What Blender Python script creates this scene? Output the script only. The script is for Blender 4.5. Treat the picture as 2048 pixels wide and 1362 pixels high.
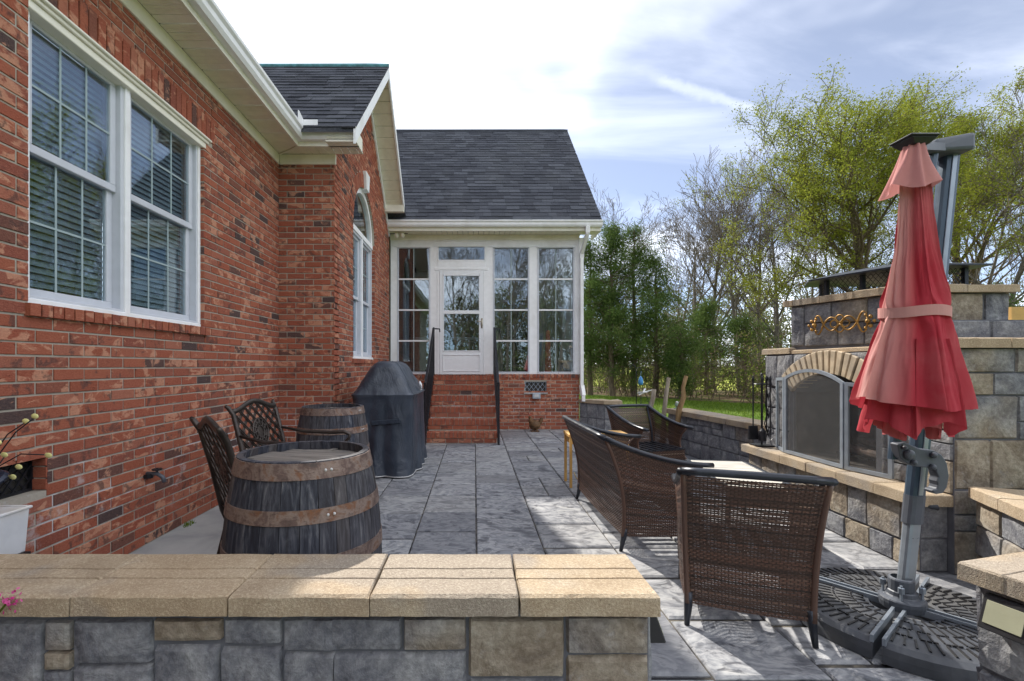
import bpy, math, random
import numpy as np
from mathutils import Vector, Matrix, noise
R = math.radians
rng = random.Random(7)
scene = bpy.context.scene
for o in list(bpy.data.objects): bpy.data.objects.remove(o)
COL = scene.collection

# ------------------------------------------------------------------ camera
cam_d = bpy.data.cameras.new('camera'); cam = bpy.data.objects.new('camera', cam_d); COL.objects.link(cam)
cam.location = (0, 0, 1.236); cam.rotation_euler = (R(90), 0, 0)
cam_d.sensor_width = 36; cam_d.lens = 16.61; cam_d.shift_x = 0.0366; cam_d.shift_y = 0.0244
cam_d.clip_start = 0.05; cam_d.clip_end = 2000
scene.camera = cam
# ------------------------------------------------------------------ sky and sun
SUN_AZ, SUN_EL = -21.7, 41.4          # degrees from +Y towards +X, elevation
world = bpy.data.worlds.new('World'); scene.world = world; world.use_nodes = True
def build_sky():
    nt = world.node_tree; nt.nodes.clear(); L = nt.links.new
    def nd(t, **k):
        n = nt.nodes.new(t)
        for a, b in k.items(): setattr(n, a, b)
        return n
    out = nd('ShaderNodeOutputWorld'); bg = nd('ShaderNodeBackground'); bg.inputs[1].default_value = 0.05
    sky = nd('ShaderNodeTexSky', sky_type='NISHITA', sun_disc=False)
    sky.sun_elevation = R(SUN_EL); sky.sun_rotation = R(SUN_AZ); sky.air_density = 0.5; sky.dust_density = 0.25; sky.ozone_density = 1.0
    tc = nd('ShaderNodeTexCoord'); sep = nd('ShaderNodeSeparateXYZ'); L(tc.outputs['Generated'], sep.inputs[0])
    add = nd('ShaderNodeMath', operation='ADD'); add.inputs[1].default_value = 0.16; L(sep.outputs[2], add.inputs[0])
    mx = nd('ShaderNodeMath', operation='MAXIMUM'); mx.inputs[1].default_value = 0.05; L(add.outputs[0], mx.inputs[0])
    dv = nd('ShaderNodeVectorMath', operation='DIVIDE'); L(tc.outputs['Generated'], dv.inputs[0])
    cb = nd('ShaderNodeCombineXYZ'); L(mx.outputs[0], cb.inputs[0]); L(mx.outputs[0], cb.inputs[1]); cb.inputs[2].default_value = 1
    L(cb.outputs[0], dv.inputs[1])
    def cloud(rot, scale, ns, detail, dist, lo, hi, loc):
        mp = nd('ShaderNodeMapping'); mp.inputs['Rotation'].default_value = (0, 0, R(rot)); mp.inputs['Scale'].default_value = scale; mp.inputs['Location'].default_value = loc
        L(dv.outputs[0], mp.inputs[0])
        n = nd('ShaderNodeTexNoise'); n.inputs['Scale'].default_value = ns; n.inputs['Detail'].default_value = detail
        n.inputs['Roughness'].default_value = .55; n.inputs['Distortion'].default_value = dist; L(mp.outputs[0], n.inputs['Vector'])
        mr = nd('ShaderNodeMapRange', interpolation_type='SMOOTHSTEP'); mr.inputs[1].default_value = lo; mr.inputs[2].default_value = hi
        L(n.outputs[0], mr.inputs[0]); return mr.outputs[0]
    a = cloud(35, (1, 1, 0.0), 0.55, 5, .5, .43, .75, (8.76, 0.6, 0))  # pattern shifted so bright cloud outside the view adds fill light
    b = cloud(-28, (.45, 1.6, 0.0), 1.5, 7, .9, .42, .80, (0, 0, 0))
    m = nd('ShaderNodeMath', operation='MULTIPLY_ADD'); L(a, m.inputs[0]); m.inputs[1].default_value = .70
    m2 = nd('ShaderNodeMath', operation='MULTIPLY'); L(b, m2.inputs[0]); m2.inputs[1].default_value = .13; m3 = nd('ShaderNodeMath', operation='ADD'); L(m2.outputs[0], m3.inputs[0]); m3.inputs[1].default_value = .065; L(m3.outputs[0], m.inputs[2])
    # an old vapour trail: a band about a great circle, ended at both sides
    def dot(v):
        d = nd('ShaderNodeVectorMath', operation='DOT_PRODUCT'); L(nrm.outputs[0], d.inputs[0]); d.inputs[1].default_value = v; return d.outputs['Value']
    nz = nd('ShaderNodeTexNoise'); nz.inputs['Scale'].default_value = 28; nz.inputs['Detail'].default_value = 6; L(tc.outputs['Generated'], nz.inputs['Vector'])
    nsb = nd('ShaderNodeVectorMath', operation='MULTIPLY_ADD'); L(nz.outputs['Color'], nsb.inputs[0]); nsb.inputs[1].default_value = (.022, .022, .022); L(tc.outputs['Generated'], nsb.inputs[2])
    nrm = nd('ShaderNodeVectorMath', operation='NORMALIZE'); L(nsb.outputs[0], nrm.inputs[0])
    def dirpx(x, y): return Vector(((x - 949) / 945, 1, -(y - 731) / 945)).normalized()
    p, q = dirpx(1305, 158), dirpx(1530, 224)
    c = p.cross(q).normalized(); mid = ((p + q) / 2).normalized(); al = (q - p).normalized()
    ab = nd('ShaderNodeMath', operation='ABSOLUTE'); d1 = nd('ShaderNodeMath', operation='SUBTRACT'); L(dot(c), d1.inputs[0]); d1.inputs[1].default_value = .011 * (c.x + c.y + c.z); L(d1.outputs[0], ab.inputs[0])
    w = nd('ShaderNodeMapRange', interpolation_type='SMOOTHSTEP'); w.inputs[1].default_value = .012; w.inputs[2].default_value = .001; L(ab.outputs[0], w.inputs[0])
    ab2 = nd('ShaderNodeMath', operation='ABSOLUTE'); L(dot(al), ab2.inputs[0])
    off = nd('ShaderNodeMath', operation='SUBTRACT'); L(dot(al), off.inputs[0]); off.inputs[1].default_value = al.dot(mid); L(off.outputs[0], ab2.inputs[0])
    w2 = nd('ShaderNodeMapRange', interpolation_type='SMOOTHSTEP'); w2.inputs[1].default_value = (q - p).length * .55; w2.inputs[2].default_value = (q - p).length * .35; L(ab2.outputs[0], w2.inputs[0])
    fw = nd('ShaderNodeMath', operation='GREATER_THAN'); L(dot(mid), fw.inputs[0]); fw.inputs[1].default_value = .5
    t1 = nd('ShaderNodeMath', operation='MULTIPLY'); L(w.outputs[0], t1.inputs[0]); L(w2.outputs[0], t1.inputs[1])
    t2 = nd('ShaderNodeMath', operation='MULTIPLY'); L(t1.outputs[0], t2.inputs[0]); L(fw.outputs[0], t2.inputs[1])
    t3 = nd('ShaderNodeMath', operation='MULTIPLY'); L(t2.outputs[0], t3.inputs[0]); t3.inputs[1].default_value = .075
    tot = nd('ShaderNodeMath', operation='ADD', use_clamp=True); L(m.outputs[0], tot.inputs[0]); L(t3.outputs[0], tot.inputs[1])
    # white cloud: mostly a fixed radiance, raised well above clear sky to add fill
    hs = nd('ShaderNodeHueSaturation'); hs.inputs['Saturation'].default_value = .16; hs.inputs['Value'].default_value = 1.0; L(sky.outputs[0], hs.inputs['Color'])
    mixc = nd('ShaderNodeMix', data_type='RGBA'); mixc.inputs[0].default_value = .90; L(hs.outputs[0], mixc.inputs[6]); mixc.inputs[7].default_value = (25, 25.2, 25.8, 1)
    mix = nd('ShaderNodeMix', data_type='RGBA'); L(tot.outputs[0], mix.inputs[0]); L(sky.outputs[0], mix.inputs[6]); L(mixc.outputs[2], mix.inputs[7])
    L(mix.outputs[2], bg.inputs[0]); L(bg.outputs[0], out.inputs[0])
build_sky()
sun_d = bpy.data.lights.new('sun', 'SUN'); sun = bpy.data.objects.new('sun', sun_d); COL.objects.link(sun)
sun_d.energy = 2.0; sun_d.angle = R(0.9); sun_d.color = (1, .94, .85)
sdir = Vector((math.sin(R(SUN_AZ)) * math.cos(R(SUN_EL)), math.cos(R(SUN_AZ)) * math.cos(R(SUN_EL)), math.sin(R(SUN_EL))))
sun.rotation_euler = sdir.to_track_quat('Z', 'Y').to_euler(); sun.location = sdir * 30
scene.view_settings.view_transform = 'Standard'; scene.view_settings.look = 'None'
scene.view_settings.exposure = 1.9; scene.view_settings.gamma = 1.0
scene.render.engine = 'CYCLES'
scene.cycles.max_bounces = 8; scene.cycles.transparent_max_bounces = 16

# ------------------------------------------------------------------ materials
class NT:
    def __init__(s, name):
        s.m = bpy.data.materials.new(name); s.m.use_nodes = True; s.t = s.m.node_tree; s.t.nodes.clear()
        s.out = s.t.nodes.new('ShaderNodeOutputMaterial')
    def n(s, typ, ins=None, **k):
        nd = s.t.nodes.new('ShaderNode' + typ)
        for a, b in k.items(): setattr(nd, a, b)
        for a, b in (ins or {}).items(): s.set(nd, a, b)
        return nd
    def set(s, nd, a, b):
        if hasattr(b, 'is_output') or isinstance(b, bpy.types.NodeSocket): s.t.links.new(b, nd.inputs[a])
        else:
            if isinstance(b, tuple) and len(b) == 3 and nd.inputs[a].type == 'RGBA': b = (*b, 1)
            nd.inputs[a].default_value = b
    def pos(s): return s.n('NewGeometry').outputs['Position']
    def obj(s): return s.n('TexCoord').outputs['Object']
    def mapv(s, v, scale=(1, 1, 1), rot=(0, 0, 0), loc=(0, 0, 0)):
        return s.n('Mapping', {'Vector': v, 'Scale': scale, 'Rotation': rot, 'Location': loc}).outputs[0]
    def noise(s, v, sc, det=4, rough=.55, dist=0): return s.n('TexNoise', {'Vector': v, 'Scale': sc, 'Detail': det, 'Roughness': rough, 'Distortion': dist}).outputs[0]
    def ramp(s, f, stops, interp='LINEAR'):
        r = s.n('ValToRGB', {0: f}); cr = r.color_ramp; cr.interpolation = interp
        while len(cr.elements) < len(stops): cr.elements.new(.5)
        for e, (p, c) in zip(cr.elements, stops):
            e.position = p; e.color = (*c, 1) if isinstance(c, tuple) else (c, c, c, 1)
        return r.outputs[0]
    def mix(s, f, a, b, mode='MIX'):
        n = s.n('Mix', data_type='RGBA', blend_type=mode); s.set(n, 0, f); s.set(n, 6, a); s.set(n, 7, b); return n.outputs[2]
    def math(s, op, a, b=0, clamp=False):
        n = s.n('Math', operation=op, use_clamp=clamp); s.set(n, 0, a); s.set(n, 1, b); return n.outputs[0]
    def step(s, v, lo, hi): return s.n('MapRange', {0: v, 1: lo, 2: hi}, interpolation_type='SMOOTHSTEP').outputs[0]
    def attr(s, name='bc'):
        a = s.n('Attribute', attribute_name=name); sp = s.n('SeparateColor', {0: a.outputs['Color']}); return a.outputs['Color'], sp.outputs
    def bump(s, h, st=.3, d=.01, nrm=None):
        ins = {'Strength': st, 'Distance': d, 'Height': h}
        if nrm is not None: ins['Normal'] = nrm
        return s.n('Bump', ins).outputs[0]
    def pbr(s, col, rough=.7, bump=None, metal=0, spec=.4, **k):
        ins = {'Base Color': col, 'Roughness': rough, 'Metallic': metal, 'Specular IOR Level': spec}
        if bump is not None: ins['Normal'] = bump
        ins.update(k)
        b = s.n('BsdfPrincipled', ins); s.t.links.new(b.outputs[0], s.out.inputs[0]); return s.m
M = {}
def plain(name, col, rough=.6, metal=0, var=.12, sc=14, bst=.12, spec=.4, dirt=None):
    t = NT(name); p = t.pos(); n = t.noise(p, sc, 6); n2 = t.noise(p, 2.3, 3)
    c = t.mix(t.step(n, .3, .7), tuple(x * (1 - var) for x in col), tuple(min(1, x * (1 + var)) for x in col))
    if dirt: c = t.mix(t.math('MULTIPLY', t.step(n2, .48, .75), .7), c, dirt)
    rr = t.n('MapRange', {0: n, 1: .2, 2: .8, 3: max(.03, rough - .08), 4: min(1, rough + .1)}).outputs[0]
    M[name] = t.pbr(c, rr, t.bump(t.noise(p, sc * 9, 3), bst, .002), metal, spec); return M[name]

def mk_brick():
    t = NT('brick'); p = t.pos(); c, (r, g, b) = t.attr()[0], t.attr()[1][:3]
    base = t.ramp(r, [(0, (.31, .082, .046)), (.22, (.38, .115, .066)), (.42, (.33, .085, .050)), (.58, (.41, .15, .095)), (.72, (.26, .075, .052)), (.86, (.36, .105, .062)), (.92, (.17, .068, .052)), (.97, (.07, .05, .052)), (1, (.05, .042, .048))])
    sp = t.n('CombineXYZ', {0: t.math('MULTIPLY', g, 37.), 1: t.math('MULTIPLY', b, 53.), 2: t.math('MULTIPLY', r, 29.)}).outputs[0]
    v = t.n('VectorMath', {0: p, 1: sp}, operation='ADD').outputs[0]
    n1 = t.noise(t.mapv(v, (1, 1, 1.6)), 9, 4, .6, .6); n2 = t.noise(v, 13, 5, .6, .5); n3 = t.noise(t.mapv(v, (1, 1, 2.2)), 70, 4, .7)
    tan = t.math('MULTIPLY', t.step(t.math('ADD', n1, t.math('MULTIPLY', g, .24)), .68, .76), .75)
    col = t.mix(tan, base, t.mix(n2, (.56, .22, .14), (.70, .42, .27)))
    dark = t.math('MULTIPLY', t.step(t.math('ADD', n2, t.math('MULTIPLY', b, .20)), .68, .80), .75)
    col = t.mix(dark, col, (.07, .042, .042))
    col = t.mix(t.step(n3, .30, .80), t.mix(.25, col, (.07, .03, .025)), t.mix(.14, col, (.6, .34, .22)))
    pit = t.step(t.noise(t.mapv(v, (1, 1, 2.6)), 34, 2, .5), .70, .76)
    col = t.mix(t.math('MULTIPLY', pit, .75), col, (.03, .014, .012))
    sep = t.n('SeparateXYZ', {0: p}).outputs
    ef = t.math('MULTIPLY', t.math('MULTIPLY', t.math('MULTIPLY', t.step(sep[2], .80, .66), t.step(sep[2], .08, .40)), t.step(sep[0], -1.9, -2.0)), t.step(t.noise(p, 5.5, 6, .72), .57, .68))
    col = t.mix(t.math('MULTIPLY', ef, .5), col, (.55, .52, .52))
    h = t.math('SUBTRACT', t.math('ADD', n3, t.noise(v, 190, 2)), t.math('MULTIPLY', pit, 1.2))
    M['brick'] = t.pbr(col, .82, t.bump(h, .75, .004), spec=.12)
def mk_mortar():
    t = NT('mortar'); p = t.pos(); n = t.noise(p, 40, 5); sep = t.n('SeparateXYZ', {0: p}).outputs
    col = t.mix(n, (.31, .28, .23), (.45, .41, .35))
    ef = t.math('MULTIPLY', t.math('MULTIPLY', t.step(sep[2], .82, .62), t.step(sep[2], .1, .42)), t.step(t.noise(p, 4, 6, .7), .46, .6))
    col = t.mix(t.math('MULTIPLY', ef, .8), col, (.60, .60, .62))
    M['mortar'] = t.pbr(col, .95, t.bump(t.noise(p, 160, 3), .6, .003), spec=.1)
def mk_stone():
    t = NT('stone'); p = t.pos(); r, g, b = t.attr()[1][:3]
    sp = t.n('CombineXYZ', {0: t.math('MULTIPLY', g, 17.), 1: t.math('MULTIPLY', b, 23.), 2: t.math('MULTIPLY', r, 9.)}).outputs[0]
    v = t.n('VectorMath', {0: p, 1: sp}, operation='ADD').outputs[0]
    n1 = t.noise(v, 5, 6, .62, .8); n2 = t.noise(v, 16, 6, .65, .4); n3 = t.noise(v, 2.2, 3)
    gray = t.ramp(n1, [(.28, (.07, .072, .09)), (.43, (.16, .165, .19)), (.55, (.25, .255, .27)), (.66, (.36, .365, .37)), (.8, (.50, .50, .49))])
    brown = t.ramp(n1, [(.28, (.14, .10, .065)), (.45, (.27, .21, .14)), (.6, (.38, .32, .235)), (.8, (.50, .46, .38))])
    col = t.mix(t.step(t.math('ADD', r, t.math('MULTIPLY', t.math('SUBTRACT', n3, .5), .9)), .52, .78), gray, brown)
    col = t.mix(t.math('MULTIPLY', t.step(n2, .60, .78), .55), col, (.045, .045, .055))
    col = t.mix(t.math('MULTIPLY', t.step(n2, .42, .28), .35), col, (.42, .42, .43))
    h = t.math('ADD', n1, t.math('MULTIPLY', n2, .5))
    n4 = t.noise(v, 45, 6, .7)
    col = t.mix(t.step(n4, .35, .75), t.mix(.35, col, (.05, .05, .055)), t.mix(.15, col, (.6, .6, .58)))
    h = t.math('ADD', h, t.math('MULTIPLY', n4, .30))
    M['stone'] = t.pbr(col, .75, t.bump(h, .85, .02), spec=.3)
    t = NT('stone_joint'); p = t.pos(); n = t.noise(p, 9, 5)
    M['stone_joint'] = t.pbr(t.mix(n, (.06, .062, .072), (.20, .205, .23)), .9, t.bump(t.noise(p, 60, 3), .5, .004), spec=.2)
def mk_cap():
    t = NT('cap_stone'); p = t.pos(); r, g, b = t.attr()[1][:3]
    n1 = t.noise(p, 6, 5, .6, .5); n2 = t.noise(p, 130, 3, .7); n3 = t.noise(p, 2.5, 3)
    col = t.ramp(n1, [(.25, (.31, .235, .155)), (.5, (.46, .365, .25)), (.75, (.58, .49, .36))]); col = t.mix(t.math('MULTIPLY', g, .38), col, (.40, .31, .22)); col = t.mix(t.math('MULTIPLY', t.step(b, .6, 1.), .3), col, (.54, .39, .24))
    col = t.mix(t.math('MULTIPLY', t.step(t.math('ADD', n3, t.math('MULTIPLY', r, .2)), .58, .72), .7), col, (.31, .285, .255))
    col = t.mix(t.step(n2, .40, .75), t.mix(.30, col, (.18, .12, .07)), t.mix(.22, col, (.85, .74, .55)))
    pit = t.step(t.noise(p, 48, 3, .6), .68, .76)
    col = t.mix(t.math('MULTIPLY', pit, .55), col, (.12, .09, .06))
    h = t.math('SUBTRACT', t.math('ADD', n2, t.noise(p, 300, 2)), t.math('MULTIPLY', pit, 1.5))
    M['cap_stone'] = t.pbr(col, .85, t.bump(h, .8, .004), spec=.25)
def mk_patio():
    t = NT('stamped_concrete'); p = t.pos(); r, g, b = t.attr()[1][:3]
    sp = t.n('CombineXYZ', {0: t.math('MULTIPLY', g, 19.), 1: t.math('MULTIPLY', b, 31.), 2: 0.}).outputs[0]
    v = t.n('VectorMath', {0: p, 1: sp}, operation='ADD').outputs[0]
    vm = t.mapv(v, (1, 1.55, 1), (0, 0, R(34)))
    n1 = t.noise(vm, 2.3, 8, .58, 2.2); n2 = t.noise(vm, 6.5, 7, .62, 1.6); n3 = t.noise(p, .9, 3)
    col = t.ramp(n1, [(.30, (.055, .06, .075)), (.42, (.16, .17, .195)), (.49, (.36, .365, .38)), (.54, (.19, .20, .225)), (.62, (.32, .33, .345)), (.70, (.45, .45, .45)), (.8, (.55, .55, .545))])
    col = t.mix(t.step(n2, .48, .72), col, t.mix(.5, col, (.50, .51, .52)))
    col = t.mix(t.math('MULTIPLY', t.step(n2, .48, .34), .88), col, (.05, .055, .072))
    col = t.mix(t.math('MULTIPLY', r, .55), col, t.mix(.6, col, (.36, .35, .33))); col = t.mix(t.math('MULTIPLY', t.step(b, .4, 1.), .5), col, (.075, .08, .10))
    col = t.mix(t.math('MULTIPLY', t.step(n3, .55, .8), .3), col, (.34, .31, .26))
    h = t.math('ADD', n1, t.math('MULTIPLY', n2, .45))
    M['stamped_concrete'] = t.pbr(col, t.n('MapRange', {0: n2, 3: .42, 4: .68}).outputs[0], t.bump(h, .5, .012), spec=.35)
    t = NT('concrete'); p = t.pos(); n = t.noise(p, 3, 6, .6, .4)
    M['concrete'] = t.pbr(t.ramp(n, [(.3, (.25, .26, .265)), (.55, (.36, .365, .36)), (.8, (.44, .435, .42))]), .8, t.bump(t.noise(p, 70, 4), .3, .004), spec=.3)
    t = NT('joint_grout'); p = t.pos(); n = t.noise(p, 6, 4)
    M['joint_grout'] = t.pbr(t.mix(t.step(n, .4, .65), (.03, .03, .034), (.15, .135, .11)), .9, spec=.2)
def mk_shingle():
    t = NT('shingle'); p = t.pos(); r, g, b = t.attr()[1][:3]; n = t.noise(p, 90, 3, .7); n2 = t.noise(p, 1.3, 4)
    col = t.ramp(r, [(0, (.028, .031, .042)), (.5, (.055, .060, .077)), (1, (.11, .118, .14))])
    col = t.mix(t.step(n2, .4, .7), col, t.mix(.5, col, (.10, .105, .115)))
    col = t.mix(t.step(n, .35, .75), t.mix(.5, col, (.015, .016, .02)), t.mix(.18, col, (.30, .31, .34)))
    M['shingle'] = t.pbr(col, .9, t.bump(n, .8, .004), spec=.25)
def mk_glass():
    t = NT('window_glass'); p = t.pos()
    nb = t.bump(t.noise(p, 2.2, 2), .04, .02)
    fc = t.n('LayerWeight', {'Blend': .5, 'Normal': nb}).outputs['Facing']
    f = t.math('ADD', t.math('MULTIPLY', t.math('POWER', fc, 4.0), .9), .12, True)
    gl = t.n('BsdfGlossy', {'Color': (.86, .93, 1), 'Roughness': .015, 'Normal': nb}); tr = t.n('BsdfTransparent', {'Color': (.84, .90, .91)})
    mx = t.n('MixShader', {0: f, 1: tr.outputs[0], 2: gl.outputs[0]}); t.t.links.new(mx.outputs[0], t.out.inputs[0]); M['window_glass'] = t.m
    t = NT('screen_mesh'); p = t.pos()
    d = t.n('BsdfDiffuse', {'Color': t.mix(t.noise(p, 5, 4), (.12, .125, .13), (.19, .19, .19))}); tr = t.n('BsdfTransparent')
    mx = t.n('MixShader', {0: .36, 1: tr.outputs[0], 2: d.outputs[0]}); t.t.links.new(mx.outputs[0], t.out.inputs[0]); M['screen_mesh'] = t.m
def mk_barrel():
    t = NT('barrel_wood'); p = t.obj(); r, g, b = t.attr()[1][:3]
    sp = t.n('CombineXYZ', {0: t.math('MULTIPLY', g, 9.), 1: t.math('MULTIPLY', b, 7.), 2: r}).outputs[0]
    v = t.n('VectorMath', {0: p, 1: sp}, operation='ADD').outputs[0]
    n1 = t.noise(t.mapv(v, (26, 26, 1.6)), 2, 6, .65, .4); n2 = t.noise(v, 7, 5)
    col = t.ramp(n1, [(.3, (.008, .010, .017)), (.46, (.022, .027, .042)), (.58, (.06, .066, .085)), (.68, (.13, .135, .15)), (.8, (.26, .255, .25))])
    col = t.mix(t.math('MULTIPLY', r, .5), col, t.mix(n1, (.055, .043, .036), (.15, .125, .11)))
    col = t.mix(t.math('MULTIPLY', t.step(n2, .55, .75), .45), col, (.17, .17, .18))
    M['barrel_wood'] = t.pbr(col, .75, t.bump(n1, .6, .004), spec=.3)
    t = NT('barrel_head_wood'); p = t.obj(); r, g, b = t.attr()[1][:3]
    n1 = t.noise(t.mapv(p, (2, 22, 1)), 2, 6, .6, .5); n2 = t.noise(p, 6, 5, .6, .5)
    col = t.ramp(n1, [(.3, (.085, .075, .066)), (.5, (.17, .15, .13)), (.75, (.29, .26, .225))])
    col = t.mix(t.math('MULTIPLY', t.step(n2, .5, .68), .6), col, (.075, .08, .095))
    M['barrel_head_wood'] = t.pbr(col, .6, t.bump(n1, .4, .003), spec=.4)
    t = NT('rusty_hoop'); p = t.obj(); n = t.noise(p, 11, 7, .68, .5); n2 = t.noise(t.mapv(p, (1, 1, 3)), 40, 4)
    col = t.ramp(n, [(.30, (.075, .06, .055)), (.43, (.15, .10, .085)), (.52, (.25, .19, .16)), (.60, (.19, .105, .07)), (.70, (.21, .08, .028)), (.8, (.09, .045, .03))])
    col = t.mix(t.step(n2, .5, .75), col, t.mix(.6, col, (.06, .035, .03)))
    M['rusty_hoop'] = t.pbr(col, .68, t.bump(n2, .4, .003), .35, .4)
def mk_wicker():
    t = NT('wicker'); p = t.obj(); r, g, b = t.attr()[1][:3]
    n = t.noise(p, 120, 3)
    col = t.ramp(r, [(0, (.045, .029, .022)), (.35, (.10, .058, .042)), (.7, (.165, .085, .058)), (1, (.30, .215, .16))])
    M['wicker'] = t.pbr(t.mix(n, t.mix(.3, col, (.01, .006, .005)), col), .42, t.bump(n, .3, .001), spec=.5)
def mk_fabric():
    t = NT('umbrella_fabric'); p = t.pos(); r, g, b = t.attr()[1][:3]
    n = t.noise(p, 5, 5, .6, .4); w = t.noise(t.mapv(p, (1, 1, .3)), 300, 2)
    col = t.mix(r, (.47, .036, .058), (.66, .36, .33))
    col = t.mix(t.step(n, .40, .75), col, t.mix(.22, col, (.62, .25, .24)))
    bs = t.n('BsdfPrincipled', {'Base Color': col, 'Roughness': .85, 'Specular IOR Level': .15, 'Normal': t.bump(w, .12, .001, t.bump(t.noise(t.mapv(p, (1, 1, .45), (.2, .1, 0)), 16, 5, .6, .8), .35, .01))})
    tl = t.n('BsdfTranslucent', {'Color': col}); mx = t.n('MixShader', {0: .28, 1: bs.outputs[0], 2: tl.outputs[0]})
    t.t.links.new(mx.outputs[0], t.out.inputs[0]); M['umbrella_fabric'] = t.m
def mk_leaf(name, a, b, tl=.35, c=None):
    t = NT(name); r, g, bb = t.attr()[1][:3]
    col = t.mix(r, a, b)
    if c: col = t.mix(t.step(g, .8, .9), col, c)
    bs = t.n('BsdfDiffuse', {'Color': col}); tr = t.n('BsdfTranslucent', {'Color': col}); mx = t.n('MixShader', {0: tl, 1: bs.outputs[0], 2: tr.outputs[0]})
    t.t.links.new(mx.outputs[0], t.out.inputs[0]); M[name] = t.m
def mk_ground():
    t = NT('lawn_grass'); p = t.pos(); n1 = t.noise(p, .35, 5); n2 = t.noise(p, 9, 5, .7); n3 = t.noise(p, .09, 3)
    col = t.mix(t.step(n1, .35, .7), (.085, .155, .022), (.15, .21, .04))
    col = t.mix(t.step(n2, .35, .75), t.mix(.5, col, (.04, .075, .012)), col)
    sep = t.n('SeparateXYZ', {0: p}).outputs
    # woodland floor beyond a line that runs from the far left to the near right
    line = t.math('SUBTRACT', t.math('ADD', sep[1], t.math('MULTIPLY', sep[0], 1.05)), t.math('MULTIPLY', t.math('SUBTRACT', t.noise(p, .4, 4), .5), 5.))
    wood = t.math('MULTIPLY', t.step(line, 25.6, 26.6), t.step(line, 42, 37))
    lit = t.mix(t.noise(p, 5, 6, .7), (.055, .04, .024), (.20, .145, .085))
    lit = t.mix(t.step(t.noise(p, 1.1, 5), .48, .62), lit, t.mix(n2, (.04, .065, .015), (.12, .15, .035)))
    col = t.mix(wood, col, lit)
    col = t.mix(t.step(line, 36, 41), col, t.mix(n1, (.24, .30, .045), (.34, .36, .08)))
    M['lawn_grass'] = t.pbr(col, .95, t.bump(n2, .8, .05), spec=.1)
def mk_bark(name, a, b):
    t = NT(name); p = t.obj(); n = t.noise(t.mapv(p, (6, 6, 1.2)), 3, 6, .7)
    M[name] = t.pbr(t.mix(t.step(n, .3, .7), a, b), .9, t.bump(n, .6, .02), spec=.15)
def mk_vinyl():
    t = NT('grill_vinyl'); p = t.pos(); n = t.noise(t.mapv(p, (1, 1, .5)), 7, 5, .6, 1.2); n2 = t.noise(p, 3, 4)
    M['grill_vinyl'] = t.pbr(t.mix(t.step(n2, .35, .7), (.022, .031, .048), (.045, .057, .08)), t.n('MapRange', {0: n, 3: .28, 4: .5}).outputs[0], t.bump(n, .75, .02, t.bump(t.noise(p, 400, 2), .15, .001)), spec=.55)
for f in (mk_vinyl, mk_brick, mk_mortar, mk_stone, mk_cap, mk_patio, mk_shingle, mk_glass, mk_barrel, mk_wicker, mk_fabric, mk_ground): f()
mk_leaf('leaf_spring', (.145, .185, .026), (.34, .355, .055), .42)
mk_leaf('leaf_cedar', (.035, .075, .024), (.16, .22, .06), .3)
mk_leaf('leaf_brush', (.05, .085, .02), (.20, .25, .045), .35, (.22, .17, .09))
mk_leaf('leaf_far', (.09, .115, .05), (.21, .23, .10), .3, (.20, .16, .12))
mk_leaf('grass_blade', (.06, .12, .015), (.19, .26, .04), .3)
mk_leaf('petal_pink', (.60, .05, .25), (.75, .18, .42), .3)
mk_bark('bark_grey', (.09, .075, .06), (.24, .21, .175)); mk_bark('bark_brown', (.075, .055, .038), (.19, .145, .10)); mk_bark('driftwood', (.20, .165, .12), (.42, .37, .30)); mk_bark('driftwood_brown', (.16, .10, .045), (.34, .23, .12))
plain('white_trim', (.85, .85, .86), .45, var=.03, dirt=(.70, .69, .67)); plain('cream_trim', (.82, .79, .68), .5, var=.03, dirt=(.64, .60, .48))
plain('soffit_vinyl', (.80, .76, .62), .55, var=.04); plain('sash_vinyl', (.56, .58, .63), .4, var=.03)
plain('muntin', (.33, .41, .42), .5, var=.03); plain('blind_slat', (.23, .27, .30), .6, var=.05); plain('ridge_membrane', (.10, .26, .28), .7, var=.3)
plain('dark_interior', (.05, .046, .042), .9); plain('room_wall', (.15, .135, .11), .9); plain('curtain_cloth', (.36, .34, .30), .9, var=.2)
plain('black_iron', (.018, .019, .024), .38, .3, var=.2, spec=.5); plain('bronze_cast', (.060, .048, .042), .36, .55, var=.3, spec=.5)
plain('chair_metal', (.030, .034, .044), .32, .35, var=.2, spec=.5); plain('umbrella_pole', (.05, .078, .115), .34, .25, var=.08, spec=.5)
plain('pole_silver', (.30, .34, .39), .33, .5, var=.06); plain('cast_grey', (.085, .095, .115), .45, .1, var=.1); plain('base_plastic', (.062, .068, .08), .42, var=.18, dirt=(.13, .125, .115))
plain('logo_white', (.72, .73, .75), .5)
plain('screen_frame', (.30, .345, .40), .4, .35, var=.08); plain('firebrick', (.10, .085, .07), .9, var=.5, sc=6, dirt=(.03, .027, .025)); plain('arch_brick', (.46, .37, .255), .85, var=.25, sc=9, dirt=(.34, .30, .25))
plain('gold_scroll', (.34, .185, .045), .45, .45, var=.35); plain('tile_tan', (.50, .475, .42), .5, var=.12, sc=6); plain('pine_wood', (.62, .36, .11), .55, var=.2, sc=5); plain('charred_log', (.09, .06, .045), .9, var=.6)
plain('outlet_grey', (.36, .42, .48), .5); plain('rust_figure', (.12, .065, .03), .6, .2, var=.5); plain('yellow_disc', (.66, .62, .26), .5); plain('solar_panel', (.02, .026, .045), .2, .2); plain('bucket_enamel', (.70, .71, .73), .4, var=.05, dirt=(.55, .45, .30))
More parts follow.
